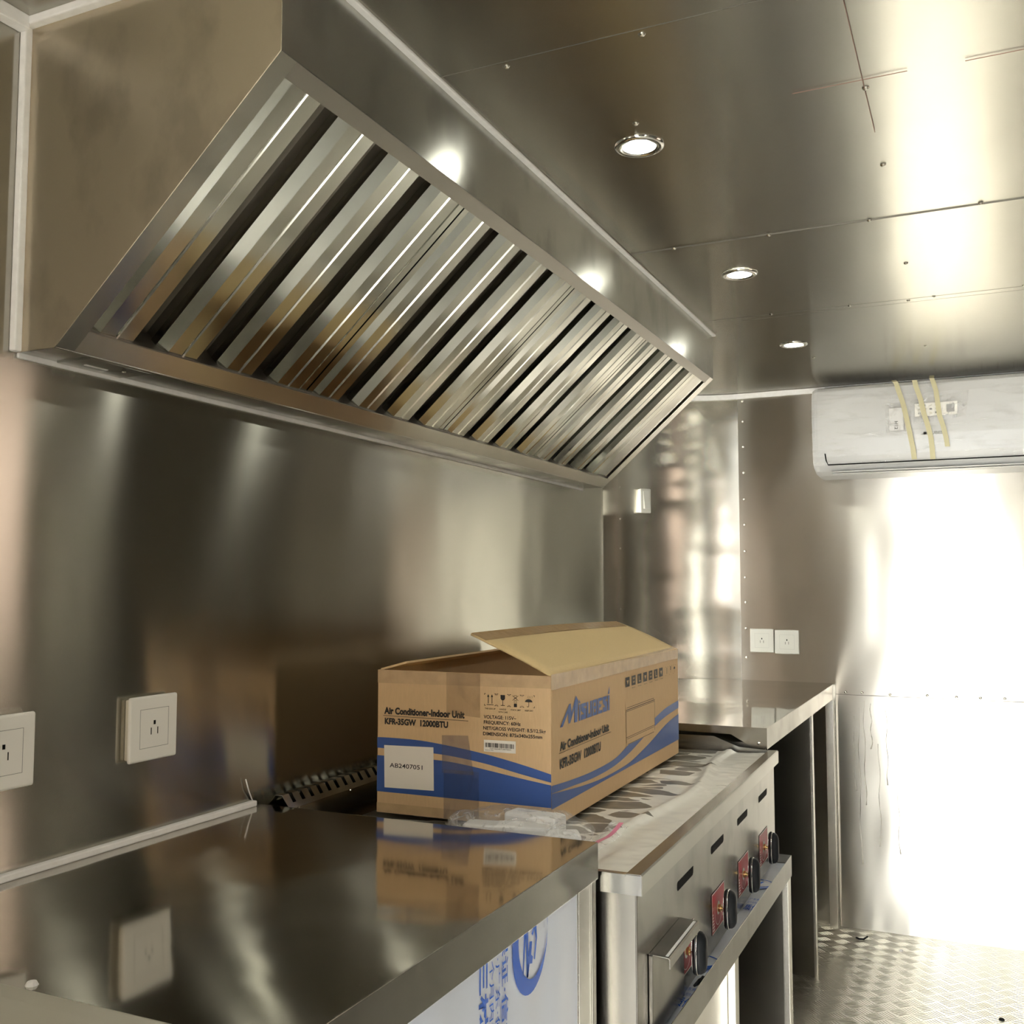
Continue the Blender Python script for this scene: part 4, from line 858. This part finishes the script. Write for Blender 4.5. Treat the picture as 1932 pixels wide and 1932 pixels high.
strip('masking_tape', [(-0.272, 0.742), (-0.266, 0.733), (-0.262, 0.727), (-0.252, 0.69), (-0.239, 0.645), (-0.229, 0.59), (-0.222, 0.55), (-0.212, 0.49), (-0.208, 0.447)], 0.0085)
strip('masking_tape', [(-0.200, 0.733), (-0.196, 0.71), (-0.181, 0.66), (-0.172, 0.61), (-0.160, 0.565), (-0.151, 0.52), (-0.148, 0.48), (-0.147, 0.444)], 0.0085)
strip('masking_tape', [(-0.143, 0.748), (-0.143, 0.735), (-0.138, 0.72), (-0.130, 0.69), (-0.125, 0.64), (-0.121, 0.60), (-0.110, 0.56), (-0.102, 0.52), (-0.098, 0.487)], 0.008)
rc = thing('remote_control', 'white remote control in a clear bag taped to the air conditioner front', 'remote control', (-0.135, 3.875, 0.62))
RO = (0, 3.876, 0); xz = lambda x, y, z: Vector((x, 3.8765 - y, z))
m = MB(); m.box(-0.204, -0.062, 0.0, 0.004, 0.602, 0.650, xz); rb = m.build('remote_body', S['plastic'], rc, bevel=0.0015)
MB().box(-0.098, -0.072, 0.0045, 0.005, 0.612, 0.640, xz).build('display', S['grey'], rc)
for i in range(4):
    for j in range(3): MB().box(-0.192 + i * 0.019, -0.183 + i * 0.019, 0.0045, 0.0052, 0.610 + j * 0.014, 0.616 + j * 0.014, xz).build('button', S['grey' if (i + j) % 3 == 0 else 'plastic2'], rc)
m = MB(); m.grid(lambda u, v: Vector((-0.222 + 0.192 * u + 0.012 * (v - 0.5), 3.869 - 0.004 * abs(noise.noise(Vector((u * 9, v * 6, 2)))), 0.572 + 0.09 * v + 0.022 * u)), 30, 16); m.build('bag_film', S['bag2'], rc, smooth=True)
bp_ = thing('battery_pack', 'small white battery pouch with black letters taped left of the remote control', 'batteries', (-0.262, 3.876, 0.60))
m = MB(); m.box(-0.292, -0.240, 0.0, 0.006, 0.556, 0.640, xz); m.build('pouch', S['paper'], bp_, bevel=0.003)
m = MB(); text_on(m, 'H12', (0, 3.8698, 0), (0, 0, -1), (1, 0, 0), -0.590, -0.560, -0.272, -0.260, 0.03, True); m.build('pouch_text', S['blackink'], bp_)
m = MB(); m.grid(lambda u, v: Vector((-0.302 + 0.07 * u, 3.8665 - 0.003 * abs(noise.noise(Vector((u * 7, v * 9, 6)))), 0.548 + 0.108 * v)), 14, 18); m.build('bag_film', S['bag2'], bp_, smooth=True)

# ================================================================ SMALL DEBRIS
m = MB(); m.rod([(-0.458, 3.972, ZF + 0.004), (-0.447, 3.960, ZF + 0.005), (-0.432, 3.966, ZF + 0.004), (-0.421, 3.995, ZF + 0.006)], 0.0035, 6); tag(m.build('cable_scrap', S['grip'], smooth=True), 'short black curled scrap lying on the checker plate floor', 'scrap')
m = MB(); dome(m, (-0.30, 3.91, ZF), (0, 0, 1), 0.008, 0.006); tag(m.build('silicone_scrap', S['caulk'], smooth=True), 'small pale crumb on the floor by the far wall', 'scrap')
m = MB(); dome(m, (0.012, 3.43, ZF), (0, 0, 1), 0.009, 0.006); tag(m.build('dirt_crumb', S['grip'], smooth=True), 'small dark crumb out in the middle of the bright floor', 'scrap')
m = MB(); m.rod([(BX - 0.018, 1.80, -0.705), (BX - 0.010, 1.812, -0.700), (BX - 0.006, 1.83, -0.7), (BX - 0.014, 1.845, -0.704)], 0.005, 6, rs=[0.002, 0.005, 0.004, 0.002]); tag(m.build('scrap', S['grip'], smooth=True), 'dark crumpled scrap on the film edge below the nearest knob', 'scrap')
m = MB(); m.rod([(XL + 0.004, 1.448, -0.378), (XL + 0.006, 1.436, -0.36), (XL + 0.005, 1.428, -0.338)], 0.0012, 5); tag(m.build('loose_fibre', S['caulk'], smooth=True), 'thin white thread sticking up at the end of the worktop sealant', 'thread')
